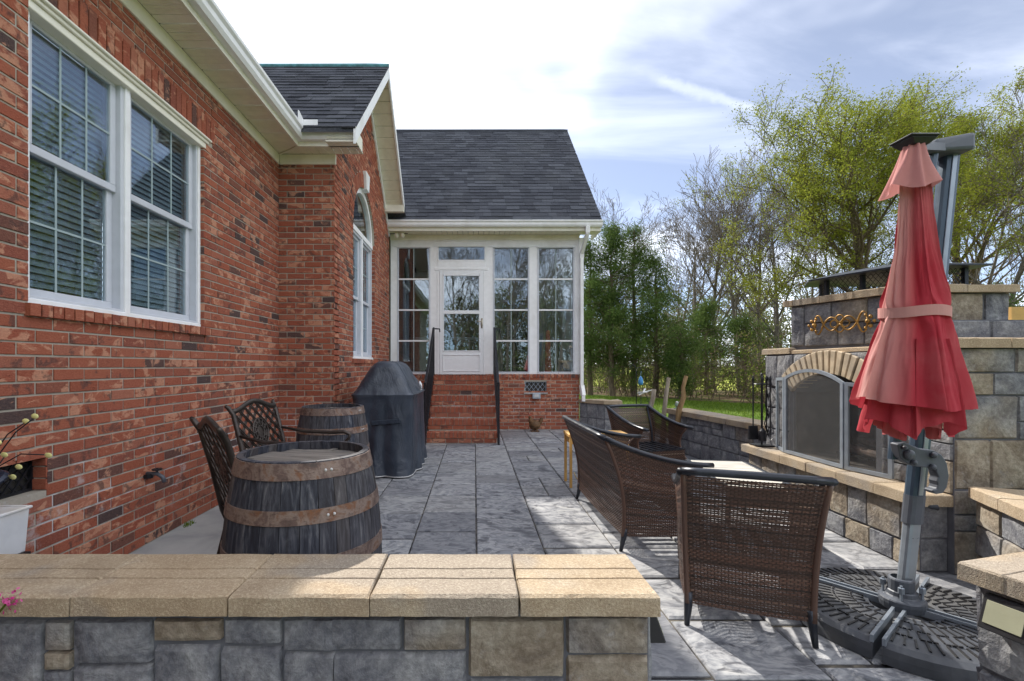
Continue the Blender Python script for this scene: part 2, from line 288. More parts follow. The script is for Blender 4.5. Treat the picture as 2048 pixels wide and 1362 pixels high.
plain('panel_cream', (.33, .33, .23), .35, var=.05); plain('solar_black', (.02, .02, .022), .4); plain('figurine_green', (.26, .36, .30), .5, var=.3); plain('feeder_blue', (.05, .22, .5), .5); plain('pale_metal', (.6, .6, .6), .4, .3); plain('frog_glass', (.30, .32, .33), .3)
plain('red_cloth', (.42, .10, .07), .8); plain('door_white', (.80, .81, .83), .4, var=.02); plain('brass', (.45, .40, .32), .35, .6); plain('chimney_metal', (.028, .033, .045), .4, .3, var=.15); plain('rope_tan', (.5, .38, .2), .8)

# ------------------------------------------------------------------ mesh helpers
OFF = {}
def props(o, label=None, cat=None, group=None, kind=None):
    if label: o['label'] = label
    if cat: o['category'] = cat
    if group: o['group'] = group
    if kind: o['kind'] = kind
    return o
def thing(name, label, cat, loc=(0, 0, 0), rz=0, group=None):
    o = bpy.data.objects.new(name, None); COL.objects.link(o); o.location = loc; o.rotation_euler = (0, 0, rz); o.empty_display_size = .1
    OFF[o] = Vector(loc); return props(o, label, cat, group)
BOXF = [(0, 3, 2, 1), (4, 5, 6, 7), (0, 1, 5, 4), (1, 2, 6, 5), (2, 3, 7, 6), (3, 0, 4, 7)]
class Fr:
    """frame on a wall: u along the wall, v up, d outwards along N"""
    def __init__(s, O, N): s.O = Vector(O); s.N = Vector(N).normalized(); s.U = Vector((0, 0, 1)).cross(s.N).normalized(); s.Z = Vector((0, 0, 1))
    def __call__(s, u, v, d=0): return s.O + s.U * u + s.Z * v + s.N * d
class MB:
    def __init__(s): s.v = []; s.f = []; s.c = []; s.cc = (.5, .5, .5)
    def rc(s): s.cc = (rng.random(), rng.random(), rng.random()); return s
    def add(s, vs, fs):
        o = len(s.v); s.v += [tuple(v) for v in vs]; s.c += [s.cc] * len(vs); s.f += [tuple(i + o for i in f) for f in fs]; return s
    def hexa(s, p): return s.add(p, BOXF)     # 4 bottom ccw, 4 top ccw
    def box(s, x0, x1, y0, y1, z0, z1): return s.hexa([(x0, y0, z0), (x1, y0, z0), (x1, y1, z0), (x0, y1, z0), (x0, y0, z1), (x1, y0, z1), (x1, y1, z1), (x0, y1, z1)])
    def fbox(s, F, u0, u1, v0, v1, d0, d1): return s.hexa([F(u0, v0, d1), F(u1, v0, d1), F(u1, v0, d0), F(u0, v0, d0), F(u0, v1, d1), F(u1, v1, d1), F(u1, v1, d0), F(u0, v1, d0)])
    def bar(s, a, b, w, h, up=(0, 0, 1)):
        a, b = Vector(a), Vector(b); t = (b - a).normalized(); up = Vector(up); r = t.cross(up)
        if r.length < 1e-4: r = t.cross(Vector((1, 0, 0)))
        r.normalize(); u = r.cross(t); r *= w / 2; u *= h / 2
        return s.hexa([a - r - u, a + r - u, b + r - u, b - r - u, a - r + u, a + r + u, b + r + u, b - r + u])
    def tube(s, pts, r, n=8, sx=1.0, cap=True, closed=False):
        P = [Vector(p) for p in pts]; m = len(P); rr = r if isinstance(r, (list, tuple)) else [r] * m
        T = []
        for i in range(m):
            a = P[(i - 1) % m] if closed else P[max(0, i - 1)]; b = P[(i + 1) % m] if closed else P[min(m - 1, i + 1)]
            T.append((b - a).normalized())
        ref = Vector((0, 0, 1)) if abs(T[0].z) < .9 else Vector((1, 0, 0))
        N = T[0].cross(ref).normalized(); vs = []
        for i in range(m):
            N = (N - T[i] * N.dot(T[i])); N = N.normalized() if N.length > 1e-6 else T[i].orthogonal().normalized()
            B = T[i].cross(N)
            for k in range(n):
                a = 2 * math.pi * k / n; vs.append(P[i] + (N * math.cos(a) * sx + B * math.sin(a)) * rr[i])
        fs = []
        for i in range(m if closed else m - 1):
            j = (i + 1) % m
            for k in range(n): fs.append((i * n + k, i * n + (k + 1) % n, j * n + (k + 1) % n, j * n + k))
        if cap and not closed: fs.append(tuple(reversed(range(n)))); fs.append(tuple((m - 1) * n + k for k in range(n)))
        return s.add(vs, fs)
    def lathe(s, prof, n=24, c=(0, 0, 0), a0=0, a1=2 * math.pi, fn=None):
        full = abs(a1 - a0 - 2 * math.pi) < 1e-6; k = n if full else n + 1; vs = []
        for (r, z) in prof:
            for i in range(k):
                a = a0 + (a1 - a0) * i / n; vs.append((c[0] + r * math.cos(a), c[1] + r * math.sin(a), c[2] + z))
        fs = []
        for j in range(len(prof) - 1):
            for i in range(n):
                i2 = (i + 1) % k if full else i + 1
                fs.append((j * k + i, j * k + i2, (j + 1) * k + i2, (j + 1) * k + i))
        return s.add(vs, fs)
    def prism(s, poly, vec):
        n = len(poly); vec = Vector(vec); P = [Vector(p) for p in poly]
        return s.add(P + [p + vec for p in P], [tuple(reversed(range(n))), tuple(range(n, 2 * n))] + [(i, (i + 1) % n, n + (i + 1) % n, n + i) for i in range(n)])
    def grid(s, fn, nu, nv, wrap=False):
        k = nu if wrap else nu + 1
        vs = [fn(i / nu, j / nv) for j in range(nv + 1) for i in range(k)]
        return s.add(vs, [(j * k + i, j * k + (i + 1) % k, (j + 1) * k + (i + 1) % k, (j + 1) * k + i) for j in range(nv) for i in range(nu)])
    def ell(s, c, rx, ry, rz, n=14, m=9, rot=None):
        def fn(u, v):
            a = u * 2 * math.pi; b = (v - .5) * math.pi; p = Vector((rx * math.cos(a) * math.cos(b), ry * math.sin(a) * math.cos(b), rz * math.sin(b)))
            if rot is not None: p = rot @ p
            return p + Vector(c)
        return s.grid(fn, n, m, True)
    def build(s, name, mat, parent=None, smooth=False, world=True, center=False, bevel=0, kind=None, seg=1, solid=0):
        me = bpy.data.meshes.new(name); off = OFF.get(parent, Vector()) if (parent and world) else Vector()
        V = np.array(s.v, dtype=np.float64).reshape(-1, 3) - np.array(off); loc = Vector((0, 0, 0))
        if center and len(V): loc = Vector((V.min(0) + V.max(0)) / 2); V = V - np.array(loc)
        me.from_pydata(V.tolist(), [], s.f)
        at = me.color_attributes.new('bc', 'FLOAT_COLOR', 'POINT')
        at.data.foreach_set('color', np.hstack([np.array(s.c, dtype=np.float32).reshape(-1, 3), np.ones((len(s.v), 1), np.float32)]).ravel())
        me.materials.append(M[mat] if isinstance(mat, str) else mat)
        if smooth: me.polygons.foreach_set('use_smooth', [True] * len(me.polygons))
        me.update(); o = bpy.data.objects.new(name, me); COL.objects.link(o); o.location = loc
        if parent: o.parent = parent; OFF[o] = OFF.get(parent, Vector()) + loc
        else: OFF[o] = loc
        if solid:
            m = o.modifiers.new('solid', 'SOLIDIFY'); m.thickness = solid; m.offset = 0
        if bevel:
            b = o.modifiers.new('bevel', 'BEVEL'); b.width = bevel; b.segments = seg; b.limit_method = 'ANGLE'; b.angle_limit = R(40)
        if kind: o['kind'] = kind
        return o
def mesh_np(name, V, F, C, mat, parent=None, smooth=False, kind=None):
    """V (n,3), F (m,k) equal sized faces, C (n,3)"""
    me = bpy.data.meshes.new(name); V = np.asarray(V, np.float32); F = np.asarray(F, np.int32); m, k = F.shape
    me.vertices.add(len(V)); me.vertices.foreach_set('co', V.ravel()); me.loops.add(m * k); me.loops.foreach_set('vertex_index', F.ravel())
    me.polygons.add(m); me.polygons.foreach_set('loop_start', np.arange(0, m * k, k, dtype=np.int32)); me.update(calc_edges=True)
    at = me.color_attributes.new('bc', 'FLOAT_COLOR', 'POINT'); at.data.foreach_set('color', np.hstack([np.asarray(C, np.float32), np.ones((len(V), 1), np.float32)]).ravel())
    me.materials.append(M[mat])
    if smooth: me.polygons.foreach_set('use_smooth', [True] * m)
    o = bpy.data.objects.new(name, me); COL.objects.link(o); OFF[o] = Vector()
    if parent: o.parent = parent
    if kind: o['kind'] = kind
    return o
def copy_tree(o, parent=None):
    c = o.copy(); COL.objects.link(c); OFF[c] = OFF.get(o, Vector())
    if parent: c.parent = parent
    for ch in o.children: copy_tree(ch, c)
    return c

# ------------------------------------------------------------------ the setting: ground and patio
g = MB(); g.grid(lambda u, v: ((u - .5) * 900, -250 + v * 900, -.06), 60, 60)
props(g.build('lawn', 'lawn_grass'), kind='structure')
pb = MB(); pb.box(-2.6, 3.6, -.6, 9.3, -.05, -.014)
patio = props(pb.build('patio', 'joint_grout'), kind='structure')
cs = MB(); cs.box(-2.27, -1.452, -.6, 5.47, -.03, -.001); cs.box(-2.27, -1.452, 5.47, 5.6, -.03, -.001)
props(cs.build('concrete_strip', 'concrete'), kind='structure')
def slab(x0, x1, y0, y1):
    m = MB().rc(); z = rng.uniform(-.003, .001); e = .007; f = .014; g = .0045; h = .012
    a = [(x0 + g, y0 + h), (x1 - g, y0 + h), (x1 - g, y1 - h), (x0 + g, y1 - h)]; i = [(x0 + g + e, y0 + h + f), (x1 - g - e, y0 + h + f), (x1 - g - e, y1 - h - f), (x0 + g + e, y1 - h - f)]
    vs = [(x, y, -.03) for x, y in a] + [(x, y, z - .008) for x, y in a] + [(x, y, z) for x, y in i]
    fs = [(8, 9, 10, 11)] + [(k, (k + 1) % 4, 4 + (k + 1) % 4, 4 + k) for k in range(4)] + [(4 + k, 4 + (k + 1) % 4, 8 + (k + 1) % 4, 8 + k) for k in range(4)]
    m.add(vs, fs); m.build('slab', 'stamped_concrete', patio, center=True)
xs = [-1.45, -.90, -.435, .012, .47, .95, 1.42, 1.90, 2.38, 2.86, 3.3]
cuts = {2: [3.05, 3.53, 4.0, 4.51], 3: [3.0, 3.84, 4.51], 4: [2.7, 3.22, 3.70, 4.51], 1: [2.6, 3.38, 3.95, 4.5, 5.1]}
for i in range(len(xs) - 1):
    ys = [-.5]
    pre = cuts.get(i)
    y = -.5
    if pre:
        while pre[0] - y > .75: y += rng.uniform(.4, .65); ys.append(y)
        ys += pre; y = ys[-1]
    while y < 8.7:
        y += rng.choice([.3, .36, .45, .5, .62]); ys.append(min(y, 9.15))
    if ys[-1] < 9.15: ys.append(9.15)
    for a, b in zip(ys, ys[1:]):
        if b - a < .06: continue
        if b - a < .42 and rng.random() < .3 and xs[i + 1] - xs[i] > .4:
            k = xs[i] + (xs[i + 1] - xs[i]) * rng.choice([.35, .5, .65]); slab(xs[i], k, a, b); slab(k, xs[i + 1], a, b)
        else: slab(xs[i], xs[i + 1], a, b)

# ------------------------------------------------------------------ bricks
BL, BH, BJ = .2032, .0677, .0105
CAMP = Vector((0, 0, 1.236))
house = thing('brick_house', 'red brick house with white trim, dark shingle roofs and a glazed porch', 'house', (-2.27, 5.47, 0))
def courses(u0, u1, z0, z1, holes=(), shift=0, ok=None):
    out = []; k0 = int(round(z0 / BH)); k = k0
    while k * BH + BH * .5 < z1:
        za, zb = k * BH + BJ / 2, min((k + 1) * BH - BJ / 2, z1)
        j = math.floor((u0 - shift) / BL) - 1; 
        while True:
            a = j * BL + (BL / 2 if k % 2 else 0) + shift; j += 1
            if a > u1: break
            seg = [(max(a + BJ / 2, u0), min(a + BL - BJ / 2, u1))]
            for (h0, h1, hz0, hz1) in holes:
                zc = (za + zb) / 2
                if callable(h0):
                    r = h0(zc)
                    if r is None: continue
                    q0, q1 = r
                elif hz0 < zc < hz1: q0, q1 = h0, h1
                else: continue
                ns = []
                for s0, s1 in seg:
                    if q1 <= s0 or q0 >= s1: ns.append((s0, s1)); continue
                    if q0 > s0: ns.append((s0, q0))
                    if q1 < s1: ns.append((q1, s1))
                seg = ns
            for s0, s1 in seg:
                if s1 - s0 > .012 and (ok is None or ok(s0, s1, za, zb)): out.append((s0, s1, za, zb))
        k += 1
    return out
def brick_box(m, F, b, proud=.0055):
    m.rc(); d = proud + rng.uniform(-.0015, .0025); u0, u1, v0, v1 = b; e = .0022
    j = [rng.uniform(-.0012, .0012) for _ in range(4)]
    o = [(u0, v0 + j[0]), (u1, v0 + j[1]), (u1, v1 + j[2]), (u0, v1 + j[3])]; i = [(u0 + e, v0 + e), (u1 - e, v0 + e), (u1 - e, v1 - e), (u0 + e, v1 - e)]
    vs = [F(u, v, -.006) for u, v in o] + [F(u, v, d - e) for u, v in o] + [F(u, v, d) for u, v in i]
    m.add(vs, [(8, 9, 10, 11)] + [(k, (k + 1) % 4, 4 + (k + 1) % 4, 4 + k) for k in range(4)] + [(4 + k, 4 + (k + 1) % 4, 8 + (k + 1) % 4, 8 + k) for k in range(4)])

# main wall along the left
FW = Fr((-2.27, 0, 0), (1, 0, 0))            # u = world Y
WIN = (2.40, 3.96, 1.555, 3.14)
VENT = (2.02, 2.505, .575, .765)
mw = MB()
def wall_with_holes(m, F, u0, u1, z0, z1, holes, d0=-.22, d1=0):
    us = sorted({u0, u1, *[h[0] for h in holes], *[h[1] for h in holes]}); zs = sorted({z0, z1, *[h[2] for h in holes], *[h[3] for h in holes]})
    for a, b in zip(us, us[1:]):
        for c, d in zip(zs, zs[1:]):
            um, zm = (a + b) / 2, (c + d) / 2
            if any(h[0] < um < h[1] and h[2] < zm < h[3] for h in holes): continue
            m.fbox(F, a, b, c, d, d0, d1)
wall_with_holes(mw, FW, -4, 5.49, -.05, 3.70, [WIN, VENT])
main_wall = mw.build('wall', 'mortar', house)
pieces = courses(-1.2, 5.47, 0, 3.56, [(WIN[0], WIN[1], 1.485, 3.14), (WIN[0] - .10, WIN[1] + .13, 3.13, 3.345), VENT])
def area(b):
    c = FW((b[0] + b[1]) / 2, (b[2] + b[3]) / 2); y = c.y
    if y < .3: return 0
    px = 949 + 945 * c.x / y; py = 731 - 945 * (c.z - 1.236) / y
    if px < -5 or py < -5 or py > 1112: return 0
    return (b[1] - b[0]) / y ** 3
pieces.sort(key=area, reverse=True)
for b in pieces[:300]:
    m = MB(); brick_box(m, FW, b); m.build('brick', 'brick', main_wall, center=True)
m = MB()
for b in pieces[300:]: brick_box(m, FW, b)
# soldier course over the window and rowlock sill under it
u = WIN[0] - .10
while u < WIN[1] + .12: brick_box(m, FW, (u, u + .058, 3.15, 3.342), .010); u += .0675
u = WIN[0] - .02
while u < WIN[1] + .03: brick_box(m, FW, (u, u + .058, 1.488, 1.553), .034); u += .0675
for zz in range(int(WIN[2] / BH) + 1, int(WIN[3] / BH)):       # jamb returns
    for (uu, s) in ((WIN[1], 1),):
        F2 = Fr((-2.27, WIN[1], 0), (0, -1, 0)); brick_box(m, F2, (-.085, .004, zz * BH + BJ / 2, (zz + 1) * BH - BJ / 2), .004)
m.build('distant_bricks', 'brick', main_wall, kind='stuff')
# foundation vent
def lattice(F, u0, u1, v0, v1, d, parent, name='foundation_vent'):
    m = MB(); m.fbox(F, u0, u1, v0, v1, d - .03, d - .02); o = m.build(name, 'dark_interior', parent)
    m = MB(); w = .008; st = .085 if v1 - v0 > .2 else .055; h = v1 - v0
    for s in (1, -1):
        x = u0 - h
        while x < u1 + h:
            a0, a1 = (x, x + h * .8) if s > 0 else (x + h * .8, x)
            pts = []
            for t in (0, 1):
                pts.append((a0 + (a1 - a0) * t, v0 + h * t))
            # clip in u
            (xa, va), (xb, vb) = pts
            def cl(t): return (xa + (xb - xa) * t, va + (vb - va) * t)
            t0, t1 = 0, 1
            if xb != xa:
                ta, tb = sorted(((u0 - xa) / (xb - xa), (u1 - xa) / (xb - xa))); t0, t1 = max(t0, ta), min(t1, tb)
            if t1 - t0 > .05: m.bar(F(*cl(t0), d + s * .003), F(*cl(t1), d + s * .003), w, .006, F.N)
            x += st
    fr = .014
    for b in ((u0, u1, v0, v0 + fr), (u0, u1, v1 - fr, v1), (u0, u0 + fr, v0 + fr, v1 - fr), (u1 - fr, u1, v0 + fr, v1 - fr)): m.fbox(F, *b, d - .01, d + .008)
    m.build('grille', 'black_iron' if v1 - v0 < .2 else 'screen_frame', o); return o
lattice(FW, VENT[0], VENT[1], VENT[2], VENT[3], -.075, house)
m = MB()
for k in range(3): brick_box(m, Fr((-2.27, VENT[1], 0), (0, -1, 0)), (-.072, .004, VENT[2] + k * .0633 + .004, VENT[2] + k * .0633 + .060), .006)
m.build('vent_jamb_bricks', 'brick', main_wall, kind='stuff')

# double hung windows
def dh_window(F, u0, u1, z0, z1, d, parent, rail, blinds=True, cols=3, rows=2, mat='window_glass'):
    fw = .035
    m = MB()
    for b in ((u0, u1, z0, z0 + fw), (u0, u1, z1 - fw, z1), (u0, u0 + fw, z0 + fw, z1 - fw), (u1 - fw, u1, z0 + fw, z1 - fw)): m.fbox(F, *b, d - .10, d)
    w = m.build('window', 'sash_vinyl', parent, bevel=.003)
    for (a, b, dd) in ((rail - .02, z1 - fw, d - .03), (z0 + fw, rail + .02, d - .055)):
        s = MB(); sw = .045; x0, x1 = u0 + fw, u1 - fw
        for q in ((x0, x1, a, a + sw), (x0, x1, b - sw * .8, b), (x0, x0 + sw, a + sw, b - sw * .8), (x1 - sw, x1, a + sw, b - sw * .8)): s.fbox(F, *q, dd - .03, dd)
        s.build('sash', 'sash_vinyl', w, bevel=.003)
        p = MB(); p.fbox(F, x0 + sw - .004, x1 - sw + .004, a + sw - .004, b - sw * .8 + .004, dd - .018, dd - .012); p.build('pane', mat, w)
        p = MB()
        for i in range(1, cols):
            x = x0 + sw + (x1 - x0 - 2 * sw) * i / cols; p.fbox(F, x - .006, x + .006, a + sw, b - sw * .8, dd - .0115, dd - .0085)
        for j in range(1, rows):
            z = a + sw + (b - a - 1.8 * sw) * j / rows; p.fbox(F, x0 + sw, x1 - sw, z - .006, z + .006, dd - .0113, dd - .0082)
        p.build('muntins', 'muntin', w)
    if blinds:
        s = MB(); z = z0 + .06
        while z < z1 - .05:
            s.hexa([F(u0 + .05, z, d - .100), F(u1 - .05, z, d - .100), F(u1 - .05, z + .002, d - .103), F(u0 + .05, z + .002, d - .103), F(u0 + .05, z + .034, d - .118), F(u1 - .05, z + .034, d - .118), F(u1 - .05, z + .036, d - .121), F(u0 + .05, z + .036, d - .121)])
            z += .039
        s.build('blind', 'blind_slat', w)
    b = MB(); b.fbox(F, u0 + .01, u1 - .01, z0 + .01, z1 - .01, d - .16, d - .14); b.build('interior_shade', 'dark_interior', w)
    return w
ym = 3.125
dh_window(FW, WIN[0] + .015, ym - .012, WIN[2] + .012, WIN[3] - .03, -.035, house, 2.38)
dh_window(FW, ym + .012, WIN[1] - .012, WIN[2] + .012, WIN[3] - .03, -.035, house, 2.38)
m = MB(); m.fbox(FW, ym - .022, ym + .022, WIN[2] + .002, WIN[3], -.06, -.02); m.fbox(FW, WIN[0], WIN[1], WIN[2] - .002, WIN[2] + .03, -.11, -.022)
m.fbox(FW, WIN[1] - .034, WIN[1] - .002, WIN[2] + .03, WIN[3], -.09, -.024); m.fbox(FW, WIN[0] + .002, WIN[0] + .04, WIN[2] + .03, WIN[3], -.09, -.024)
m.build('window_casing', 'white_trim', house, bevel=.004)
m = MB()
for (v0, v1, d) in ((3.06, 3.105, .006), (3.105, 3.128, .022), (3.128, 3.146, .040)): m.fbox(FW, WIN[0] - .02, WIN[1] + .02 + d, v0, v1, -.07, d)
m.build('window_head_trim', 'cream_trim', house, bevel=.004)
m = MB(); m.box(-6, -2.5, -3.9, 8.9, .3, .32); m.build('house_floor', 'dark_interior', house)

# bump-out: return wall facing the camera and gabled side wall facing the patio
FRt = Fr((0, 5.47, 0), (0, -1, 0))           # u = world X
m = MB(); m.fbox(FRt, -2.27, -1.627, -.05, 3.70, -.20, 0); ret = m.build('return_wall', 'mortar', house)
m = MB()
for b in courses(-2.27, -1.619, 0, 3.56, shift=-2.27): brick_box(m, FRt, b)
m.build('distant_bricks', 'brick', ret, kind='stuff')
XS, Y0, Y1 = -1.627, 5.47, 8.98
PK, PZ, SL = 7.07, 5.62, .96                  # peak of the wall under the roof
def rake(y): return PZ - SL * abs(y - PK)
FS = Fr((XS, 0, 0), (1, 0, 0))
AC, AR, ASP, ASI = 6.99, .68, 3.15, 1.33       # arched window: centre, radius, springing, sill
def arch_top(y, r=AR): 
    k = r * r - (y - AC) ** 2
    return ASP + math.sqrt(k) if k > 0 else None
m = MB(); N = 70; Y0 += .006
ysx = sorted(set([Y0 + (Y1 - Y0) * i / N for i in range(N + 1)] + [AC - AR, AC + AR, PK]))
for a, b in zip(ysx, ysx[1:]):
    mid = (a + b) / 2; ra, rb = rake(a), rake(b)
    def col(za, zb, ta, tb): m.hexa([FS(a, za, 0), FS(b, zb, 0), FS(b, zb, -.2), FS(a, za, -.2), FS(a, ta, 0), FS(b, tb, 0), FS(b, tb, -.2), FS(a, ta, -.2)])
    if abs(mid - AC) < AR:
        col(-.05, -.05, ASI, ASI); fa = arch_top(min(max(a, AC - AR + 1e-6), AC + AR - 1e-6)) or ASP; fb = arch_top(min(max(b, AC - AR + 1e-6), AC + AR - 1e-6)) or ASP
        col(fa, fb, ra, rb)
    else: col(-.05, -.05, ra, rb)
side = m.build('side_wall', 'mortar', house)
def hole_arch(z):
    if z < ASI - .065: return None
    if z < ASP: return (AC - AR, AC + AR)
    k = (AR + .20) ** 2 - (z - ASP) ** 2
    return (AC - math.sqrt(k), AC + math.sqrt(k)) if k > 0 else None
m = MB()
for b in courses(Y0 - .012, Y1, 0, 5.5, [(hole_arch, 0, 0, 0)], shift=.1, ok=lambda a, b, c, d: d < min(rake(a), rake(b)) - .02): brick_box(m, FS, b)
nb = 46
for i in range(nb):                             # arch ring
    a0, a1 = math.pi * i / nb + .006, math.pi * (i + 1) / nb - .006; m.rc(); r0, r1 = AR, AR + .195; d = .012
    pt = lambda r, a: (AC - r * math.cos(a), ASP + r * math.sin(a))
    q = [pt(r0, a0), pt(r0, a1), pt(r1, a1), pt(r1, a0)]
    q = [q[0], q[3], q[2], q[1]] if False else q
    m.add([FS(u, v, -.10) for u, v in q] + [FS(u, v, d) for u, v in q], [(4, 7, 6, 5), (0, 4, 5, 1), (1, 5, 6, 2), (2, 6, 7, 3), (3, 7, 4, 0)])
for sgn in (-1, 1):                             # reveal bricks
    for zz in range(int(ASI / BH) + 1, int(ASP / BH) + 1):
        F2 = Fr((XS, AC + sgn * AR, 0), (0, -sgn, 0)); brick_box(m, F2, (-.09 if sgn > 0 else -.008, .008 if sgn > 0 else .09, zz * BH, (zz + 1) * BH - BJ), .003)
u = AC - AR - .06
while u < AC + AR + .02: brick_box(m, FS, (u, u + .058, ASI - .062, ASI), .03); u += .0675
m.build('distant_bricks', 'brick', side, kind='stuff')
m = MB(); m.hexa([FS(AC - .075, ASP + AR - .02, .055), FS(AC + .075, ASP + AR - .02, .055), FS(AC + .075, ASP + AR - .02, -.05), FS(AC - .075, ASP + AR - .02, -.05), FS(AC - .12, ASP + AR + .24, .055), FS(AC + .12, ASP + AR + .24, .055), FS(AC + .12, ASP + AR + .24, -.05), FS(AC - .12, ASP + AR + .24, -.05)])
m.build('keystone', 'white_trim', house, bevel=.006)
# arched window
def arch_strip(m, r0, r1, d0, d1, n=28):
    for i in range(n):
        a0, a1 = math.pi * i / n, math.pi * (i + 1) / n
        p = lambda r, a, d: FS(AC + r * math.cos(a), ASP + r * math.sin(a), d)
        m.hexa([p(r0, a0, d1), p(r1, a0, d1), p(r1, a0, d0), p(r0, a0, d0), p(r0, a1, d1), p(r1, a1, d1), p(r1, a1, d0), p(r0, a1, d0)])
m = MB(); arch_strip(m, AR - .075, AR - .002, -.10, -.03)
m.fbox(FS, AC - AR + .002, AC + AR - .002, ASP - .04, ASP + .03, -.10, -.026); m.fbox(FS, AC - .03, AC + .03, ASI, ASP - .04, -.10, -.03)
m.fbox(FS, AC - AR + .002, AC + AR - .002, ASI, ASI + .035, -.10, -.02)
aw = m.build('arched_window', 'white_trim', house)
m = MB(); ring = [FS(AC + (AR - .05) * math.cos(math.pi * i / 28), ASP + (AR - .05) * math.sin(math.pi * i / 28), -.066) for i in range(29)]
m.add(ring, [tuple(range(29))]); m.build('pane', 'window_glass', aw)
for s in (-1, 1):
    u0, u1 = (AC - AR + .004, AC - .03) if s < 0 else (AC + .03, AC + AR - .004)
    dh_window(FS, u0, u1, ASI + .035, ASP - .04, -.04, house, 2.20, cols=2, rows=2)
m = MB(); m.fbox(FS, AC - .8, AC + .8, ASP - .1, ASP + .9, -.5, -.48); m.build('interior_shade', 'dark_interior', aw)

# frieze, soffits, gutters
m = MB(); m.fbox(FW, -4, 5.445, 3.556, 3.672, 0, .024); m.fbox(FRt, -2.246, -1.60, 3.556, 3.671, 0, .026); m.build('frieze_board', 'cream_trim', house, bevel=.004)
def soffit_panel(vs, vented):
    m = MB(); m.hexa(vs); o = m.build('soffit_panel', 'soffit_vinyl', house)
y = 1.0
while y < 5.18:                                 # planks across the eave of the main wall
    for k in range(3):
        m = MB(); a, b = y + k * .085, y + k * .085 + .078
        m.box(-2.246, -1.955, a, b, 3.672, 3.684)
        for q in range(3 if k != 2 else 0): m.box(-2.23, -1.97, a + .014 + q * .021, a + .022 + q * .021, 3.6695, 3.673)
        m.build('soffit_panel', 'soffit_vinyl', house)
    y += .264
x = -1.955
while x < -1.30:
    m = MB(); m.box(x, min(x + .083, -1.285), 5.235, 5.446, 3.672, 3.684); m.build('soffit_panel', 'soffit_vinyl', house); x += .09
m = MB(); m.box(-2.25, -1.955, 5.18, 5.446, 3.675, 3.686); m.build('soffit_panel', 'soffit_vinyl', house); m = MB(); m.box(-2.25, -1.955, -4, 1.0, 3.675, 3.686); m.build('soffit_panel', 'soffit_vinyl', house)
m = MB(); m.bar((-2.24, 5.44, 3.668), (-1.96, 5.24, 3.668), .022, .008); m.box(-1.968, -1.944, -4, 5.236, 3.655, 3.80); m.box(-1.944, -1.283, 5.212, 5.236, 3.655, 3.80); m.build('fascia', 'cream_trim', house)
def gutter(path_fn, a, b, name='gutter'):
    prof = [(0, .015), (.055, .015), (.075, .045), (.078, .085), (.098, .105), (.100, .130), (.088, .130), (.084, .112), (.066, .09), (.06, .05), (.045, .025), (.012, .025), (.012, .12), (0, .12)]
    m = MB(); n = len(prof); A = [path_fn(a(q) if callable(a) else a, q, z) for q, z in prof]; B = [path_fn(b(q) if callable(b) else b, q, z) for q, z in prof]
    m.add(A + B, [tuple(range(n)), tuple(reversed(range(n, 2 * n)))] + [(i, n + i, n + (i + 1) % n, (i + 1) % n) for i in range(n)])
    return m.build(name, 'white_trim', house)
gutter(lambda t, q, z: (-1.944 + q, t, 3.69 + z), -4, lambda q: 5.212 - q)
gutter(lambda t, q, z: (t, 5.212 - q, 3.69 + z), lambda q: -1.944 + q, -1.285)
m = MB(); m.box(-1.86, -1.70, 5.115, 5.125, 3.815, 3.90); m.hexa([(-1.862, 5.12, 3.815), (-1.852, 5.12, 3.815), (-1.852, 4.98, 3.815), (-1.862, 4.98, 3.815), (-1.862, 5.12, 3.90), (-1.852, 5.12, 3.90), (-1.852, 4.98, 3.93), (-1.862, 4.98, 3.93)]); m.build('splash_guard', 'white_trim', house)

# roofs
def shingles(P0, U, S, width, length, parent, exposure=.142, edge=None):
    P0, U, S = Vector(P0), Vector(U).normalized(), Vector(S).normalized(); Nn = U.cross(S).normalized()
    if Nn.z < 0: Nn = -Nn
    m = MB(); rows = int(length / exposure)
    for j in range(rows + 1):
        x = -rng.random() * .25; s0 = j * exposure
        while x < width:
            w = rng.choice([.16, .22, .25, .30, .36]); a, b = max(0, x), min(width, x + w - .004); x += w
            if b - a < .01: continue
            m.rc(); drop = rng.choice([0, 0, .012, .02]); h = .010 + (.006 if drop else 0)
            s1 = min(s0 + exposure * 1.25, length + .02); lo = s0 - drop
            A, B = P0 + U * a + S * lo, P0 + U * b + S * lo; Cc, D = P0 + U * b + S * s1, P0 + U * a + S * s1
            m.add([A, B, A + Nn * h, B + Nn * h, Cc + Nn * .001, D + Nn * .001], [(0, 1, 3, 2), (2, 3, 4, 5), (0, 2, 5), (1, 4, 3)])
    return m.build('shingles', 'shingle', parent, kind='stuff')
XR = -1.28; GE = 5.085; GZ = 3.80; RZ = GZ + SL * (PK - GE)
m = MB(); th = .05
m.hexa([(-7, GE, GZ - th), (XR, GE, GZ - th), (XR, PK, RZ - th), (-7, PK, RZ - th), (-7, GE, GZ - .006), (XR, GE, GZ - .006), (XR, PK, RZ - .006), (-7, PK, RZ - .006)])
YE = 8.62; ZE = RZ - SL * (YE - PK)
YB = 9.05; ZB = RZ - SL * (YB - PK)
m.hexa([(-7, PK, RZ - th), (XR, PK, RZ - th), (XR, YB, ZB - th), (-7, YB, ZB - th), (-7, PK, RZ - .006), (XR, PK, RZ - .006), (XR, YB, ZB - .006), (-7, YB, ZB - .006)])
gr = m.build('gable_roof', 'shingle', house)
shingles((-4.2, GE, GZ), (1, 0, 0), (0, 1, SL), 4.2 + XR, (PK - GE) * math.hypot(1, SL), gr)
shingles((XR - .8, YB, ZB), (1, 0, 0), (0, -1, SL), .8, (YB - PK) * math.hypot(1, SL), gr)
